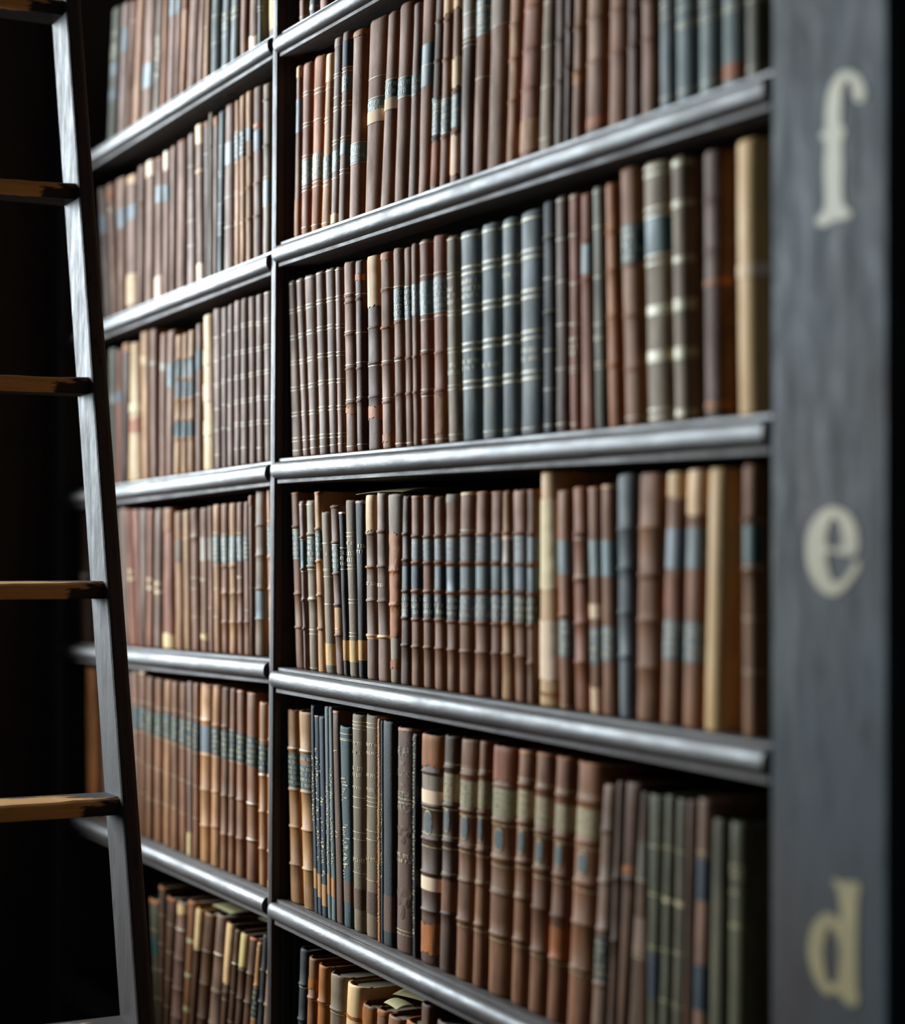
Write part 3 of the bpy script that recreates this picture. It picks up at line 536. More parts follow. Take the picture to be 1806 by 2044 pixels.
  (-1038,-905,-1039,-907,5998,1390,0,'U','g:55.2 g:50.2','thin slate book with cream rule'),
  (-753,-242,-776,-264,6003,1361,0,'D','c:109.4:14.4:V:','dark book in ochre wrapper against the divider'),  # ochre panel covers most of the spine, ending above the foot
 ],
 'B1': [
  (-7878,-7451,-8336,-7867,2989,2287,0,'D','l:179.4:147.5:N:','dark brown book beside the ladder'),
  (-7452,-7138,-7863,-7402,2995,2257,0,'B','c:225.7:198.6:O: t:185.1:176.1::','brown book with ochre upper part'),
  (-7138,-6796,-7403,-6783,3002,2260,0,'B','l:175.3:142.3:N:','reddish brown book with navy patch'),
  (-6796,-6101,-6783,-6185,3015,2205,0,'B','p:218.4:201.3:V: l:171.6:146.1:N: p:61.1:5.9:V:','brown book with cream foot and navy patch'),
  (-6101,-5875,-6188,-5833,3020,2261,0,'B','r:165.5','brown book leaning at the head'),
  (-5875,-5371,-5833,-5328,3030,2255,0,'B','p:225.5:197.6:W:','brown book with torn cream head'),
  (-5370,-4911,-5329,-4949,3039,2217,0,'B','l:177.0:150.5:U: p:38.7:0.1:W: p:221.7:215.6:O:','brown book with bright white foot'),
  (-4912,-4612,-4949,-4632,3045,2244,0,'B','p:224.4:191.0:W: l:171.8:145.5:E:','brown book with white head and teal patch'),
  (-4612,-4347,-4632,-4338,3050,2260,0,'B','','narrow brown book'),
  (-4347,-3858,-4338,-3850,3059,2259,0,'B','p:225.9:222.5:O:','broad smooth brown book'),
  (-3858,-3440,-3850,-3540,3068,2276,0,'M','g:178.5 t:143.4:139.5:: g:96.7 g:59.8','mauve brown book with faint gilt'),
  (-3440,-3058,-3543,-3159,3075,2341,0,'B','p:234.1:201.0:C: p:167.9:160.2:C: p:30.4:1.4:W:','brown book with torn cream head'),
  (-3059,-2898,-3159,-2918,3078,2324,0,'D','p:232.4:226.2:O: g:183.9','narrow dark brown book'),
  (-2898,-2712,-2918,-2748,3082,2405,0,'L','r:190.8','slim grey green book'),
  (-2712,-2545,-2747,-2538,3085,2307,0,'M','p:230.7:214.6:O:','slim mauve book with ochre head'),
  (-2545,-2348,-2538,-2316,3089,2336,0,'U','g:183.1 g:145.8 g:140.2 g:101.0 g:73.0 g:56.2 l:101.0:56.2:N:','slim slate book with gilt bands'),
  (-2348,-1893,-2316,-1911,3098,2356,0,'M','l:181.9:150.5:U: g:104.2 g:61.6 p:237.5:233.4:O:','grey mauve book with slate label'),
  (-1893,-1656,-1911,-1712,3103,2346,0,'T','g:190.2 l:188.3:151.7:N:t g:147.1 d:104.0 d:61.9','tan book with navy label'),
  (-1656,-1441,-1713,-1483,3107,2373,0,'T','l:187.6:151.1:N:t g:100.0 g:58.1','narrow tan book with navy label'),
  (-1441,-1201,-1483,-1228,3111,2371,0,'T','l:186.3:168.2:N: r:144.7 r:103.1 r:59.8','tan book with small navy label'),
  (-1201,-858,-1228,-884,3118,2360,0,'M','p:187.9:177.2:O: l:175.4:148.5:N: r:103.7 r:59.0','mauve book with navy label'),
  (-858,-559,-884,-584,3124,2329,0,'G','r:210.7 r:148.7 g:106.2 l:102.6:69.0:U: g:67.3','wide grey tan book with slate label'),
 ],
 'B2': [
  (-7421,-7170,-7636,-7228,220,2271,0,'F','l:150.6:135.0:U:','dull green book beside the ladder'),
  (-7170,-6833,-7226,-6888,226,2209,0,'R','l:151.4:134.1:N:','reddish brown book with blue patch'),
  (-6833,-6621,-6890,-6526,230,2274,0,'D','p:227.4:209.8:O:','dark brown book with ochre head'),
  (-6621,-5831,-6527,-6019,244,2225,0,'V','P:128.0:109.2:W: p:103.5:75.3:O:','ragged cream vellum book with white spot'),
  (-5831,-5462,-6030,-5545,251,2355,0,'T','p:199.9:177.4:V:','grey tan book with worn head'),
  (-5462,-5102,-5545,-5183,258,2341,0,'B','c:234.1:231.9:O: l:184.0:176.7:G:','brown book with smooth spine'),
  (-5047,-4722,-5043,-4718,265,2222,0,'B','l:175.6:164.8:G:','brown book left of the teal patch'),
  (-4722,-4377,-4718,-4316,271,2220,0,'B','l:170.5:136.5:E:','brown book with teal patch'),
  (-4377,-4040,-4319,-4008,277,2111,0,'T','c:173.7:147.2:U: r:175.4 r:145.4 c:141.9:117.2:U: r:113.7 r:83.7 c:80.2:57.2:E: r:55.5','banded tan book, left of a patterned trio'),
  (-4040,-3735,-4008,-3754,282,2110,0,'T','c:170.4:144.2:U: r:172.2 r:142.5 c:139.0:114.5:U: r:111.0 r:81.3 c:77.8:55.1:E: r:53.3','banded tan book, middle of a patterned trio'),
  (-3735,-3436,-3754,-3454,288,2119,0,'T','c:171.1:143.3:U: r:172.0 r:140.7 c:137.2:113.8:U: r:110.3 r:79.9 c:76.5:53.9:E: r:52.2','banded tan book, right of a patterned trio'),
  (-3386,-3142,-3406,-3171,293,2177,0,'M','c:179.6:150.4:U: g:114.3','narrow mauve book with slate patch'),
  (-3142,-2594,-3173,-2730,303,2263,0,'C','P:178.1:150.8:W: P:127.0:98.0:W: P:74.2:48.6:W: g:147.4 g:94.6 g:45.2','cream paper bound book with pale panels'),
  (-2594,-2315,-2732,-2382,308,2300,0,'M','g:188.6 g:154.8 d:119.4 g:85.8 g:55.6 g:20.4','mauve book with gilt rules, leftmost of the set'),
  (-2315,-2110,-2382,-2130,312,2283,0,'M','g:189.9 g:156.6 d:123.4 g:90.1 g:57.0','mauve book with gilt rules, second of the set'),
  (-2110,-1849,-2130,-1904,317,2295,0,'M','g:192.0 g:157.4 g:122.8 g:86.6 g:53.7','mauve book with gilt rules, third of the set'),
  (-1849,-1597,-1905,-1625,321,2314,0,'M','d:192.6 d:158.1 d:123.8 d:89.4 d:58.4 g:24.1','mauve book with gilt rules, fourth of the set'),
  (-1597,-1294,-1625,-1377,327,2310,0,'M','d:193.3 d:156.8 d:122.8 d:88.8 d:56.4 g:24.1','mauve book with gilt rules, fifth of the set'),
  (-1294,-1017,-1377,-1099,332,2302,0,'M','d:192.6 d:156.3 d:122.5 d:88.0 d:55.9','mauve book with gilt rules, sixth of the set'),
  (-1017,-746,-1099,-826,337,2295,0,'M','d:189.2 d:154.9 d:122.2 d:88.0 d:55.4 g:20.5','mauve book with gilt rules, seventh of the set'),
  (-746,-439,-826,-518,342,2297,0,'M','d:190.6 d:155.0 d:121.1 d:85.6 d:53.3 g:227.0','mauve book with gilt rules, beside the divider'),
 ],
 'B3': [
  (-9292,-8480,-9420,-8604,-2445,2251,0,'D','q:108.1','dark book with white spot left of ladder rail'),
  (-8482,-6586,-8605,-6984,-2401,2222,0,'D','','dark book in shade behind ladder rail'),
  (-6587,-6376,-6987,-6643,-2396,2233,0,'M','','mauve book just right of the ladder'),
  (-6377,-6025,-6640,-6386,-2388,2192,0,'R','q:113.3','reddish book with white spot, nearest the ladder'),
  (-6026,-5778,-6384,-5993,-2382,2174,0,'R','','reddish brown plain book'),
  (-5779,-5615,-5994,-5585,-2379,2172,0,'M','','mauve brown plain book'),
  (-5615,-5242,-5585,-5265,-2370,2149,0,'R','c:214.9:206.1:O: q:98.9','brown book with round white spot'),
  (-5242,-4852,-5265,-4849,-2361,2143,0,'M','q:92.7','mauve book with round white spot'),
  (-4852,-4271,-4849,-4368,-2348,2135,0,'R','p:213.5:175.7:O: p:25.8:-8.3:C:','brown book with cream patch at foot'),
  (-4272,-3855,-4366,-3971,-2338,2067,0,'T','c:164.4:130.8:G:','wide tan book with grey patch'),
  (-3855,-3520,-3971,-3643,-2330,2070,0,'T','g:165.2','pale tan book'),
  (-3521,-3146,-3644,-3257,-2322,2078,0,'B','g:169.2 r:165.9 g:106.9 g:90.6 g:49.7','brown book with gilt bands'),
  (-3146,-2803,-3257,-2889,-2314,2080,0,'B','l:165.0:131.0:G: t:106.7:100.3:: p:27.7:14.8:C:','brown book with torn white nick'),
  (-2803,-2579,-2890,-2686,-2309,2093,0,'B','l:164.4:132.4:G: t:65.3:60.5::','slim brown book with faded label'),
  (-2579,-2292,-2687,-2375,-2302,2102,0,'T','g:170.0 l:165.3:128.7:U:t g:123.9 g:90.6 g:51.0','tan banded book with slate label'),
  (-2292,-2010,-2376,-2071,-2295,2106,0,'B','g:167.7 l:164.5:128.3:U:t r:122.0 r:84.3 r:43.5','brown banded book with slate label'),
  (-2011,-1680,-2071,-1743,-2288,2105,0,'T','l:163.7:129.4:U:t g:126.2 r:121.6 r:84.2 r:43.8','pale tan banded book with slate label'),
  (-1680,-1422,-1743,-1480,-2282,2103,0,'B','g:167.6 l:162.9:129.0:U:t t:109.0:102.9:: r:84.4 r:44.4','brown book with slate label and gilt'),
  (-1422,-1156,-1480,-1252,-2276,2100,0,'B','l:163.8:128.6:N:t t:63.0:58.5:: r:44.8 p:2.1:-2.4:O:','slim brown book with navy label'),
  (-1156,-1087,-1255,-1114,-2274,2179,0,'M','p:217.9:201.5:R: g:92.4','very slim mauve book'),
  (-1088,-698,-1114,-724,-2265,2222,0,'G','r:176.2 r:135.4 r:90.2 c:87.1:49.5:U: r:49.5','wide grey tan book with slate lower panel'),
  (-523,-331,-656,-462,-2257,2222,0,'T','g:180.9 l:174.9:137.8:E:t g:134.8 r:131.9 r:90.4 g:50.5','tan book with teal label beside the divider'),
 ],
 'B4': [
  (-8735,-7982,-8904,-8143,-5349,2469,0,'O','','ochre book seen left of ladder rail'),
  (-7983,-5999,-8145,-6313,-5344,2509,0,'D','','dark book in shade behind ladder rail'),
  (-5999,-5705,-6322,-5913,-5344,2575,0,'B','g:210.5 l:200.0:164.5:E: g:160.3 g:118.7','brown teal labelled book just right of the ladder'),
  (-5705,-5531,-5913,-5571,-5343,2585,0,'B','g:210.2 l:201.9:167.6:E:t g:163.5 g:115.9 g:68.4 p:261.6:252.8:C:','brown teal labelled book with cream head'),
  (-5531,-5214,-5570,-5190,-5342,2507,0,'B','g:210.3 l:198.9:163.8:E:t g:161.7 g:112.2 g:62.7','brown teal labelled book'),
  (-5214,-4762,-5190,-4775,-5341,2509,0,'B','g:205.8 l:198.6:162.8:E:t g:160.7 g:111.6 g:62.4 g:-9.2','brown teal labelled book'),
  (-4762,-4382,-4775,-4365,-5341,2510,0,'T','g:207.9 l:200.9:162.5:E:t g:158.4 g:110.0 g:61.6 g:-4.9','tan teal labelled book'),
  (-4382,-4005,-4365,-4058,-5340,2515,0,'B','g:209.0 l:200.0:162.0:E:t g:158.0 g:110.1 g:62.2','brown teal labelled book'),
  (-4005,-3642,-4059,-3711,-5339,2518,0,'B','g:208.4 l:198.5:161.0:E:t g:156.1 g:107.9 g:58.7','brown teal labelled book'),
  (-3642,-3399,-3712,-3412,-5338,2550,0,'M','g:207.2 l:199.4:158.4:E:t g:155.5 g:106.8 p:37.9:-10.6:C:','mauve teal labelled book with cream foot'),
  (-3399,-3149,-3412,-3189,-5338,2549,0,'B','g:205.5 l:197.8:157.2:E:t g:153.3 g:104.9 g:58.6','slim brown teal labelled book'),
  (-3149,-2703,-3190,-2647,-5337,2557,0,'T','r:203.4 l:195.8:157.4:U: r:153.5 r:103.7 r:52.0 g:205.4 p:256.1:251.5:O:','broad pale tan book with light slate label'),
  (-2703,-2306,-2646,-2277,-5336,2569,0,'T','r:200.1 l:196.3:158.4:E:t g:155.6 r:105.4 r:56.1 p:257.3:254.1:O:','tan book with slate label'),
  (-2306,-1996,-2277,-1958,-5335,2563,0,'B','l:195.7:156.5:E:t r:104.2 r:50.0 r:201.3','slim brown book with dark teal label'),
  (-1996,-1718,-1957,-1705,-5335,2565,0,'B','l:197.5:157.7:E:t g:155.9 r:105.9 r:52.3 g:198.4','brown book with gilt flecked teal label'),
  (-1718,-1346,-1705,-1367,-5334,2563,0,'B','l:196.9:158.5:E:t g:155.7 r:105.4 r:52.3 p:256.3:251.9:O:','brown book with teal label and gilt edge'),
  (-1346,-913,-1367,-933,-5333,2554,0,'B','l:195.4:156.5:E:t r:104.1 g:105.9 r:55.4 g:57.2 p:256.0:252.4:O:','broad brown book with deep teal label'),
  (-875,-584,-907,-588,-5332,2452,0,'T','g:195.0 l:188.8:151.4:E:t g:148.8 r:147.0 r:99.0 r:49.4','shorter tan book with teal label'),
  (-584,-231,-588,-235,-5332,2457,0,'T','r:197.8 r:149.3 r:101.0 r:50.0 l:187.2:152.0:E: c:152.0:50.0:T: p:14.8:-9.8:O:','shorter tan book against the divider'),
 ],
 'B5': [
  (-4940,-4848,-5337,-4870,-8331,2089,0,'F','p:208.9:201.9:O: g:163.7 l:152.2:125.7:E: g:104.4 g:61.7','dull green book beside the ladder'),
  (-4848,-4634,-4872,-4534,-8331,2357,0,'D','g:192.6 g:148.7 g:108.2 g:64.3 p:235.7:229.8:O:','tall dark brown book'),
  (-4634,-4421,-4539,-4092,-8331,2251,0,'D','g:184.6 g:142.3 g:101.8 g:59.5 p:225.1:218.4:O:','dark brown book with gilt bands'),
  (-4421,-3859,-4091,-3618,-8331,2259,0,'M','r:183.4 g:185.1 r:139.1 r:94.7 r:51.8 p:222.5:205.5:C:','mauve banded book with torn cream edge'),
  (-3859,-3583,-3609,-3223,-8331,2347,0,'B','W:179.1:172.4:: W:127.4:120.8:: W:77.4:69.0:: p:234.7:227.2:O:','brown book with cream bands'),
  (-3583,-3352,-3231,-2933,-8331,2289,0,'V','P:228.9:170.9:C: r:167.6 c:169.3:54.2:D:','narrow dark book with cream upper half'),
  (-3352,-2903,-2932,-2452,-8331,2292,0,'D','r:173.1 r:125.0 r:75.0 p:229.2:224.3:O:','dark brown banded book leaning right'),
  (-2903,-2363,-2440,-1996,-8331,2353,0,'M','r:177.5 g:179.1 r:123.4 g:128.3 r:77.3 g:77.3','wide dark mauve book under loose paper'),
  (-2363,-2150,-2004,-1697,-8331,2304,0,'D','P:230.4:141.9:C: r:130.7 g:121.1','dark book with long cream torn strip'),
  (-2150,-1884,-1706,-1497,-8331,2257,0,'D','g:178.1 g:136.5 g:94.7 r:176.5','slim dark brown book with gilt rules'),
  (-1884,-1628,-1497,-1189,-8331,2257,0,'D','P:225.7:176.2:C: r:173.1 r:133.6 g:132.0','dark book with cream torn head'),
  (-1628,-1331,-1190,-864,-8331,2253,0,'D','r:176.0 g:176.0 r:135.2 g:135.2 p:225.3:221.4:O:','dark brown banded book'),
  (-1331,-1047,-868,-696,-8331,2230,0,'T','g:213.7 r:164.0 l:159.4:120.3:E:t g:117.2','tan book with dark teal label'),
  (-1047,-825,-674,-479,-8331,2369,0,'K','r:189.7 g:189.7 r:146.9 g:146.9','dark navy banded book'),
  (-825,-544,-479,-205,-8331,2368,0,'M','r:190.0 g:189.3 r:146.8 g:146.8 p:236.8:233.0:O:','dark mauve banded book beside the divider'),
 ],
}

ROWNAME = {'A0': 'cut-off top right row', 'A1': 'row above letter f', 'A2': 'letter f row', 'A3': 'letter e row', 'A4': 'letter d row', 'A5': 'bottom right row',
           'B0': 'top left row', 'B1': 'second left row', 'B2': 'third left row', 'B3': 'fourth left row', 'B4': 'fifth left row', 'B5': 'bottom left row'}
ORD = 'first second third fourth fifth sixth seventh eighth ninth tenth eleventh twelfth thirteenth fourteenth fifteenth sixteenth seventeenth eighteenth nineteenth twentieth'.split()
YF = .009

class Spine:
    """rounded spine between slanted boundaries; local frame of the book root"""
    def __init__(s, x0, x1, x2, x3, h, slim):
        s.x = (x0, x1, x2, x3); s.h = h; s.bands = []
        w_ = min(x1-x0, x3-x2)
        s.b = min(.0045, .25*w_) if slim else max(.005, min(.017, .44*w_))
        s.amp = .0015; s.hb = .0024
        s.jit = [random.uniform(-.00035, .00035) for _ in range(9)]
    def off(s, z):
        o = 0
        for zb in s.bands:
            d = abs(z-zb)/s.hb
            if d < 1: o = max(o, s.amp*(.5+.5*math.cos(math.pi*d)))
        t_ = max(0, min(.999, z/s.h))*8; i = int(t_)
        o += s.jit[i]*(1-(t_-i)) + s.jit[i+1]*(t_-i)
        e = min(z, s.h-z)
        if e < .004: o -= .0010*(1-e/.004)**2
        return o
    def pt(s, u, z, ex=0.0):
        t_ = z/s.h
        xl = s.x[0]+(s.x[2]-s.x[0])*t_; xr = s.x[1]+(s.x[3]-s.x[1])*t_
        c, hw = (xl+xr)/2, (xr-xl)/2
        if abs(u) <= 1:
            th = u*math.pi/2
            sx = math.copysign(abs(math.sin(th))**.8, th); cy = abs(math.cos(th))**.8
            o = s.off(z)*(1 if abs(u) < .9 else (1-abs(u))*10) + ex
            return Vector((c + hw*sx + min(ex, .0004)*sx, s.b*(1-cy) - o*max(cy, .0), z))
        return Vector((c + math.copysign(hw+min(ex, .0004), u), s.b + (abs(u)-1)*.02, z))

def zlevels(sp, a, b, extra=0):
    zs_ = {round(a, 5), round(b, 5)}
    for zb in sp.bands:
        for q in (-1, -.5, 0, .5, 1):
            z = zb+q*sp.hb
            if a < z < b: zs_.add(round(z, 5))
    n = 2+int((b-a)/.03)+extra
    for i in range(1, n): zs_.add(round(a+(b-a)*i/n, 5))
    L = sorted(zs_); out_ = [L[0]]
    for z in L[1:]:
        if z-out_[-1] > .0002: out_.append(z)
    return out_
def patch(name, sp, a, b, u0, u1, ex, mat, parent, color=None, jag=0.0, extra=0, nu=10, seed=0):
    a, b = max(.0006, min(a, b)), min(sp.h-.0004, max(a, b))
    if b-a < .0004: return None
    r = random.Random(seed)
    if jag: extra += 8; nu = 26
    Z = zlevels(sp, a, b, extra); V, F = [], []; n = nu+1
    def edge():
        p1, p2 = r.uniform(0, 6), r.uniform(0, 6); tilt = r.uniform(-.5, .5)
        return [jag*(.5+tilt*(2*i/n-1)*.8+.22*math.sin(p1+i*.55)+.16*math.sin(p2+i*1.7)+r.uniform(-.1, .1)) for i in range(n)]
    jag = min(jag, .35*(b-a)); ja, jb = edge(), edge()
    wl, wr = r.uniform(0, 6), r.uniform(0, 6)
    for k, z in enumerate(Z):
        jl, jr = (.08+.07*math.sin(wl+z*260)+r.uniform(0, .05), .08+.07*math.sin(wr+z*210)+r.uniform(0, .05)) if jag else (0, 0)
        for i in range(n):
            u = u0+jl+(u1-jr-u0-jl)*i/nu
            zz_ = z
            if jag:
                t_ = (z-a)/(b-a)
                if b < sp.h-.004: zz_ -= jb[i]*t_
                if a > .004: zz_ += ja[i]*(1-t_)
            V.append(sp.pt(u, zz_, ex))
    for k in range(len(Z)-1):
        for i in range(nu): F.append((k*n+i, k*n+i+1, (k+1)*n+i+1, (k+1)*n+i))
    return mesh_obj(name, V, F, mat, parent, color, True)
def glyphs(sp, a, b, parent, seed, vertical=False, u0=-.62, u1=.62, dense=1.0):
    """rows of small worn gilt letter strokes, too small to read"""
    r = random.Random(seed); V, F = [], []
    a, b = min(a, b), max(a, b)
    def quad(ua, ub, za, zb):
        n = len(V)
        for u, z in ((ua, za), (ub, za), (ub, zb), (ua, zb)): V.append(sp.pt(u, z, .00055))
        F.append((n, n+1, n+2, n+3))
    wid = sp.x[1]-sp.x[0]
    if vertical:
        z = b-.002
        while z > a+.003:
            L_ = r.uniform(.0016, .0032)
            for q in range(r.choice((1, 2, 2))):
                u = r.uniform(u0, 0); quad(u, u+r.uniform(.18, .5), z-L_*r.uniform(.3, .5)*(q+1), z-L_*.45*q)
            z -= L_*1.45 if r.random() > .12 else L_*3.5
    else:
        lines = max(1, int((b-a)/.0062)); lh = (b-a)/lines
        for k in range(lines):
            zt = b-lh*k-lh*.18; zb = zt-min(lh*.55, .0045)
            span = r.uniform(.55, 1.0); x0, x1 = u0*span, u1*span
            step = max(.06, .0022/wid*2)
            u = x0
            while u < x1:
                if r.random() < .85*dense:
                    quad(u, u+step*.34, zb, zt)
                    if r.random() < .6: quad(u+step*.3, u+step*.72, zt-(zt-zb)*.22, zt)
                    if r.random() < .5: quad(u+step*.3, u+step*.72, zb, zb+(zt-zb)*.22)
                u += step
    if F: return mesh_obj('gilt_lettering', V, F, MAT['gilt'], parent)

def text_on(sp, s_, zc, height, parent, maxw=.8):
    """real letters wrapped on the spine"""
    cu = bpy.data.curves.new('lettering', 'FONT'); cu.body = s_; cu.align_x = 'CENTER'; cu.align_y = 'CENTER'; cu.size = 1.0; cu.resolution_u = 3
    tmp = bpy.data.objects.new('lettering', cu); COL.objects.link(tmp)
    dg = bpy.context.evaluated_depsgraph_get(); me = bpy.data.meshes.new_from_object(tmp.evaluated_get(dg)); bpy.data.objects.remove(tmp)
    xs = [v_.co.x for v_ in me.vertices]; W = max(max(xs)-min(xs), .01)
    wid = sp.x[1]-sp.x[0]
    sx = min(height*.8, wid*maxw/W)
    for v_ in me.vertices:
        u = max(-.9, min(.9, 2*v_.co.x*sx/wid))
        v_.co = sp.pt(math.asin(u)*2/math.pi, zc+v_.co.y*height, .00055)
    me.materials.clear(); me.materials.append(MAT['giltdim'] if len(s_) > 1 else MAT['gilt'])
    o = bpy.data.objects.new('gilt_lettering', me); COL.objects.link(o); o.parent = parent
    return o

BOOKS = []
def build_book(rid, idx, cnt, rec):
    x0, x1, x2, x3, zb, h, kk, col, fe, look = rec
    gap = .0005 if rid[0] == 'A' else .0008
    x0, x1, x2, x3 = x0/1e4+gap, x1/1e4-gap, x2/1e4+gap, x3/1e4-gap
    zb, h = zb/1e4, h/1e4
    rec_ = kk/1000 + random.uniform(0, .0015)
    F_ = [q.split(':') for q in fe.split()] if fe else []
    slim = any(q[0] == 'S' for q in F_)
    xc = (x0+x1)/2
    # label: look, then place counted from the nearer landmark
    if rid[0] == 'A': near, far = 'divider', 'post'
    else: near, far = 'ladder end', 'divider'
    if idx < (cnt+1)//2: place = ORD[idx]+' from '+near
    else: place = ORD[cnt-1-idx]+' from '+far
    label = look.replace(',', '') + ', ' + place + ', ' + ROWNAME[rid]
    if len(label.split()) > 16: label = look.split(',')[0] + ', ' + place + ', ' + ROWNAME[rid]
    ws = label.split()
    assert len(ws) <= 16, (len(ws), label)
    kind = 'cloth_book' if 'cloth' in look else 'vellum_book' if 'vellum' in look else 'leather_book'
    D = random.uniform(.145, .19) if h < .2 else random.uniform(.165, .205)
    root = empty(kind, (xc, YF+rec_, zb), label, 'book', 'books on the ' + ROWNAME[rid])
    sp = Spine(x0-xc, x1-xc, x2-xc, x3-xc, h, slim)
    sp.amp = .0019 if rid in ('A3', 'A4', 'A5') else .0013
    for q in F_:
        if q[0] == 'r': sp.bands.append(float(q[1])/1000)
    c = PAL[col]
    r = random.Random(rid+str(idx)); j = r.uniform(.9, 1.1)
    c = tuple(min(1, max(0, v_*j*r.uniform(.96, 1.04))) for v_ in c)
    base = MAT['vellum'] if col in 'VC' else MAT['cloth'] if (kind == 'cloth_book' or slim or col in 'LK') else MAT['leather']
    # cover: outer arc and boards, 2 mm thick, open at fore edge, head and tail
    Z = zlevels(sp, 0, h); Z = sorted(set(Z+[.0015, .004, h-.004, h-.0015]))
    US = [-1.0, -.93, -.8, -.62, -.42, -.2, 0, .2, .42, .62, .8, .93, 1.0]
    t_ = min(.0018, .16*min(x1-x0, x3-x2))
    V, F = [], []
    topj = [r.uniform(-.0009, .0006) for _ in US]
    for z in Z:
        ring = []
        outer = [sp.pt(u, z) for u in US]
        if z >= h-.0016:
            for p_, q in zip(outer, topj): p_.z += q
        cx = sum(p_.x for p_ in outer)/len(outer)
        L0, R0 = outer[0], outer[-1]
        ring.append(Vector((L0.x, D, z))); ring += outer; ring.append(Vector((R0.x, D, z)))
        hw = (R0.x-L0.x)/2; mid = (R0.x+L0.x)/2
        inner = []
        for p_ in outer:
            q = p_.copy(); q.x = mid+(p_.x-mid)*(hw-t_)/hw; q.y += t_
            inner.append(q)
        ring.append(Vector((inner[-1].x, D, z))); ring += inner[::-1]; ring.append(Vector((inner[0].x, D, z)))
        V += ring
    n = len(US)*2+4
    for k in range(len(Z)-1):
        for i in range(n):
            F.append((k*n+i, k*n+(i+1) % n, (k+1)*n+(i+1) % n, (k+1)*n+i))
    m_ = len(US)+2
    for k in (0, len(Z)-1):
        for i in range(m_-1):
            q = (k*n+i, k*n+i+1, k*n+n-2-i, k*n+n-1-i)
            F.append(q if k else q[::-1])
    ncap = 2*(m_-1)
    cov = mesh_obj('cover', V, F, base, root, c, True, list(range(len(F)-ncap, len(F))))
    # page block
    inset = t_+.0001; zt = h-(.0022 if slim else .0035)
    V = []
    for z in (.0022, zt):
        tt = z/h; xl = sp.x[0]+(sp.x[2]-sp.x[0])*tt+inset; xr = sp.x[1]+(sp.x[3]-sp.x[1])*tt-inset
        y0 = sp.b+t_+.0008; cx = (xl+xr)/2; hw = (xr-xl)/2
        for u, yy in ((-1, D-.004), (-1, y0), (-.6, y0-sp.b*.30), (0, y0-sp.b*.5), (.6, y0-sp.b*.30), (1, y0), (1, D-.004)):
            V.append((cx+hw*u, yy, z))
    mesh_obj('page_block', V, [tuple(range(7)), tuple(range(7, 14))[::-1]] + [(i, i+7, (i+1) % 7+7, (i+1) % 7) for i in range(7)], MAT['pages'], root)
    # features
    rules = []; sd = 0
    for q in F_:
        sd += 1; seed = rid+str(idx)+str(sd)
        k = q[0]
        if k in 'lpPwWcto' and len(q) >= 3:
            zt_, zb_ = float(q[1])/1000, float(q[2])/1000
            cc = PAL.get(q[3] if len(q) > 3 else '', PAL['E'])
            cc = tuple(v_*r.uniform(.92, 1.08) for v_ in cc)
        if k == 'l':
            lab = patch('title_label', sp, zb_, zt_, -.96, .96, .0003, MAT['label'], root, cc)
            if q[4] == 't': glyphs(sp, zb_+.002, zt_-.002, root, seed)
            elif q[4] == 's':
                for s_ in range(3): 
                    zc = zb_+(zt_-zb_)*(s_+.9)/3.6; patch('label_stripe', sp, zc-.0009, zc+.0009, -.9, .9, .00045, MAT['label'], root, PAL['M'])
        elif k == 'p': patch('torn_patch', sp, zb_, zt_, (-.42 if abs(zt_-zb_) > .07 else -1.0), .98, .0006, MAT['vellum'] if q[3] in 'VCW' else MAT['leather'], root, cc, .006, 0, 14, seed)
        elif k == 'P': patch('paper_patch', sp, zb_, zt_, -.9, .9, .0007, MAT['paper'], root, cc, .004, 0, 14, seed)
        elif k == 'w': patch('paper_band', sp, zb_, zt_, -1.6, 1.6, .0007, MAT['paper'], root, PAL['W'], 0, 0, 20)
        elif k == 'W': patch('gilt_band', sp, zb_, zt_, -.95, .95, .0004, MAT['gilt'], root)
        elif k == 'c': patch('colour_panel', sp, zb_, zt_, -1.0, 1.0, .0003, MAT['cloth'] if kind == 'cloth_book' or slim else MAT['leather'], root, cc)
        elif k == 't': glyphs(sp, zb_, zt_, root, seed, slim or abs(zt_-zb_) > .06)
        elif k == 'o':
            zc, rz = (zt_+zb_)/2, abs(zt_-zb_)/2
            for nm, sc_, mt, cl, ex in (('gilt_oval', 1.0, MAT['gilt'], None, .0004), ('oval_inlay', .88, MAT['label'], tuple(.7*q_ for q_ in PAL['U']), .0006)):
                nn = 20; V = [sp.pt(0, zc, ex)] + [sp.pt(.17*sc_*math.cos(a_), zc+rz*sc_*math.sin(a_), ex) for a_ in [2*math.pi*i/nn for i in range(nn)]]
                mesh_obj(nm, V, [(0, 1+i, 1+(i+1) % nn) for i in range(nn)], mt, root, cl)
        elif k == 'q':
            zc = float(q[1])/1000; nn = 20
            V = [sp.pt(0, zc, .0006)] + [sp.pt(.72*math.cos(a_), zc+.0095*math.sin(a_), .0006) for a_ in [2*math.pi*i/nn for i in range(nn)]]
            mesh_obj('round_sticker', V, [(0, 1+i, 1+(i+1) % nn) for i in range(nn)], MAT['paper'], root, PAL['W'])
        elif k == 'g': rules.append([(float(q[1])/1000, .00045)])
        elif k == 'd':
            z = float(q[1])/1000; rules.append([(z+.0022, .0004), (z-.0022, .0004)])
        elif k == 'D':
            z = float(q[1])/1000; rules.append([(z+.0036, .0011), (z-.0036, .0011)])
        elif k == 'N': pass
        elif k == 'x1':
            for s_, fz, hh in (('WE ARII', .895, .0135), ('OF', .842, .006), ('RELIGIO', .798, .0105), ('IN', .748, .006), ('WESTERN', .70, .0115), ('AFRICA', .645, .0135)):
                text_on(sp, s_, fz*h, hh, root)
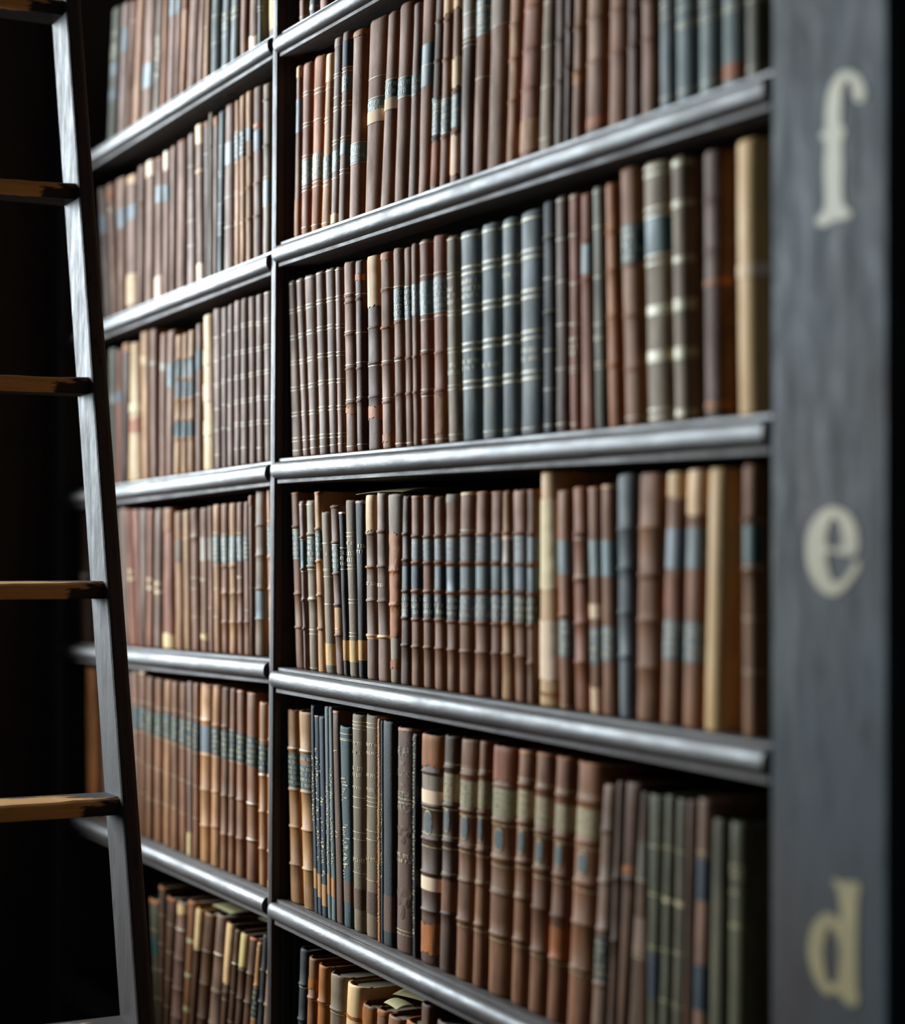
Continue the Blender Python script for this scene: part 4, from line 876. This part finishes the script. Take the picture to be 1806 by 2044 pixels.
            glyphs(sp, .395*h, .445*h, root, 'imprint', False, -.6, .6)
            # blind-stamped leaf ornament below the rule and above the foot
            for zc, sz in ((.525*h, .012), (.22*h, .020)):
                V, F2 = [], []
                for (du, dz, su, sz_) in ((-.45, .5, .22, .5), (.45, .5, .22, .5), (0, .6, .2, .5), (-.2, .1, .18, .5), (.2, .1, .18, .5), (0, -.5, .12, .7)):
                    n0 = len(V); V.append(sp.pt(du, zc+dz*sz, .0008))
                    for i in range(10):
                        a_ = 2*math.pi*i/10; V.append(sp.pt(du+su*math.cos(a_), zc+(dz+sz_*math.sin(a_)*.6)*sz, .0002))
                    F2 += [(n0, n0+1+i, n0+1+(i+1) % 10) for i in range(10)]
                mesh_obj('stamped_ornament', V, F2, MAT['cloth'], root, PAL['D'])
    for q in F_:
        if q[0] == 'N':
            labs = [p_ for p_ in F_ if p_[0] == 'l' and p_[4] == 't']
            if labs:
                a_, b_ = float(labs[-1][1])/1000, float(labs[-1][2])/1000
                text_on(sp, q[1], b_+abs(a_-b_)*.3, .011, root)
    us = [-.97+1.94*i/12 for i in range(13)]
    for grp in rules:
        V, F = [], []
        for z, hh in grp:
            if not .001 < z < h-.001: continue
            n0 = len(V)
            for zz_ in (z-hh, z+hh):
                for u in us: V.append(sp.pt(u, zz_, .0005))
            F += [(n0+i, n0+i+1, n0+14+i, n0+13+i) for i in range(12)]
        if F: mesh_obj('gilt_rule', V, F, MAT['gilt'], root, None, True)
    BOOKS.append((rid, root, sp, D))
    return root, sp

for rid, recs in ROWS.items():
    for i, rec in enumerate(recs): build_book(rid, i, len(recs), rec)

# ---------------------------------------------------------------- loose papers lying on the books
def sheet(name, x0, x1, y0, y1, z0, z1, curl, label, color, rot=0.0):
    V, F = [], []; nx, ny = 10, 6
    cx, cy = (x0+x1)/2, (y0+y1)/2
    for lay in (0, .0006):
        for j in range(ny+1):
            for i in range(nx+1):
                a_, b_ = i/nx, j/ny
                z = z0+(z1-z0)*a_ + curl*(1-(2*b_-1)**2) - .25*curl*(2*a_-1)**2
                V.append(((a_-.5)*(x1-x0), (b_-.5)*(y1-y0), z+lay))
    m_ = (nx+1)*(ny+1)
    for j in range(ny):
        for i in range(nx):
            q = (j*(nx+1)+i, j*(nx+1)+i+1, (j+1)*(nx+1)+i+1, (j+1)*(nx+1)+i)
            F.append(q[::-1]); F.append(tuple(m_+k for k in q))
    bd = [i for i in range(nx+1)] + [j*(nx+1)+nx for j in range(1, ny+1)] + [ny*(nx+1)+i for i in range(nx-1, -1, -1)] + [j*(nx+1) for j in range(ny-1, 0, -1)]
    for a_, b_ in zip(bd, bd[1:]+bd[:1]): F.append((a_, b_, m_+b_, m_+a_))
    V = [(x, y, z-z0) for x, y, z in V]
    o = mesh_obj(name, V, F, MAT['paper'], None, color, True); o.location = (cx, cy, z0); o.rotation_euler = (0, 0, rot)
    o['label'] = label; o['category'] = 'paper'
    fix_normals(o)
    return o
OLD = srgb((170, 158, 112))
sheet('loose_paper', .170, .310, .035, .150, -.0132, -.0132, .006, 'domed yellowed sheet lying on the books of the letter e row', OLD)
sheet('loose_paper', .255, .338, .050, .105, -.6105, -.6060, .005, 'larger yellowed slip lying on small books, bottom right row', OLD, .12)
sheet('loose_paper', .288, .332, .018, .044, -.6120, -.6110, .004, 'smaller folded yellowed slip in front, bottom right row', OLD, -.1)
sheet('loose_paper', -.284, -.208, .022, .100, -.5955, -.5955, .001, 'yellowed sheet on the wide mauve book, bottom left row', OLD)
sheet('loose_paper', -.194, -.080, .055, .135, -.6005, -.6005, .003, 'yellowed sheet near the divider on dark books, bottom left row', OLD)
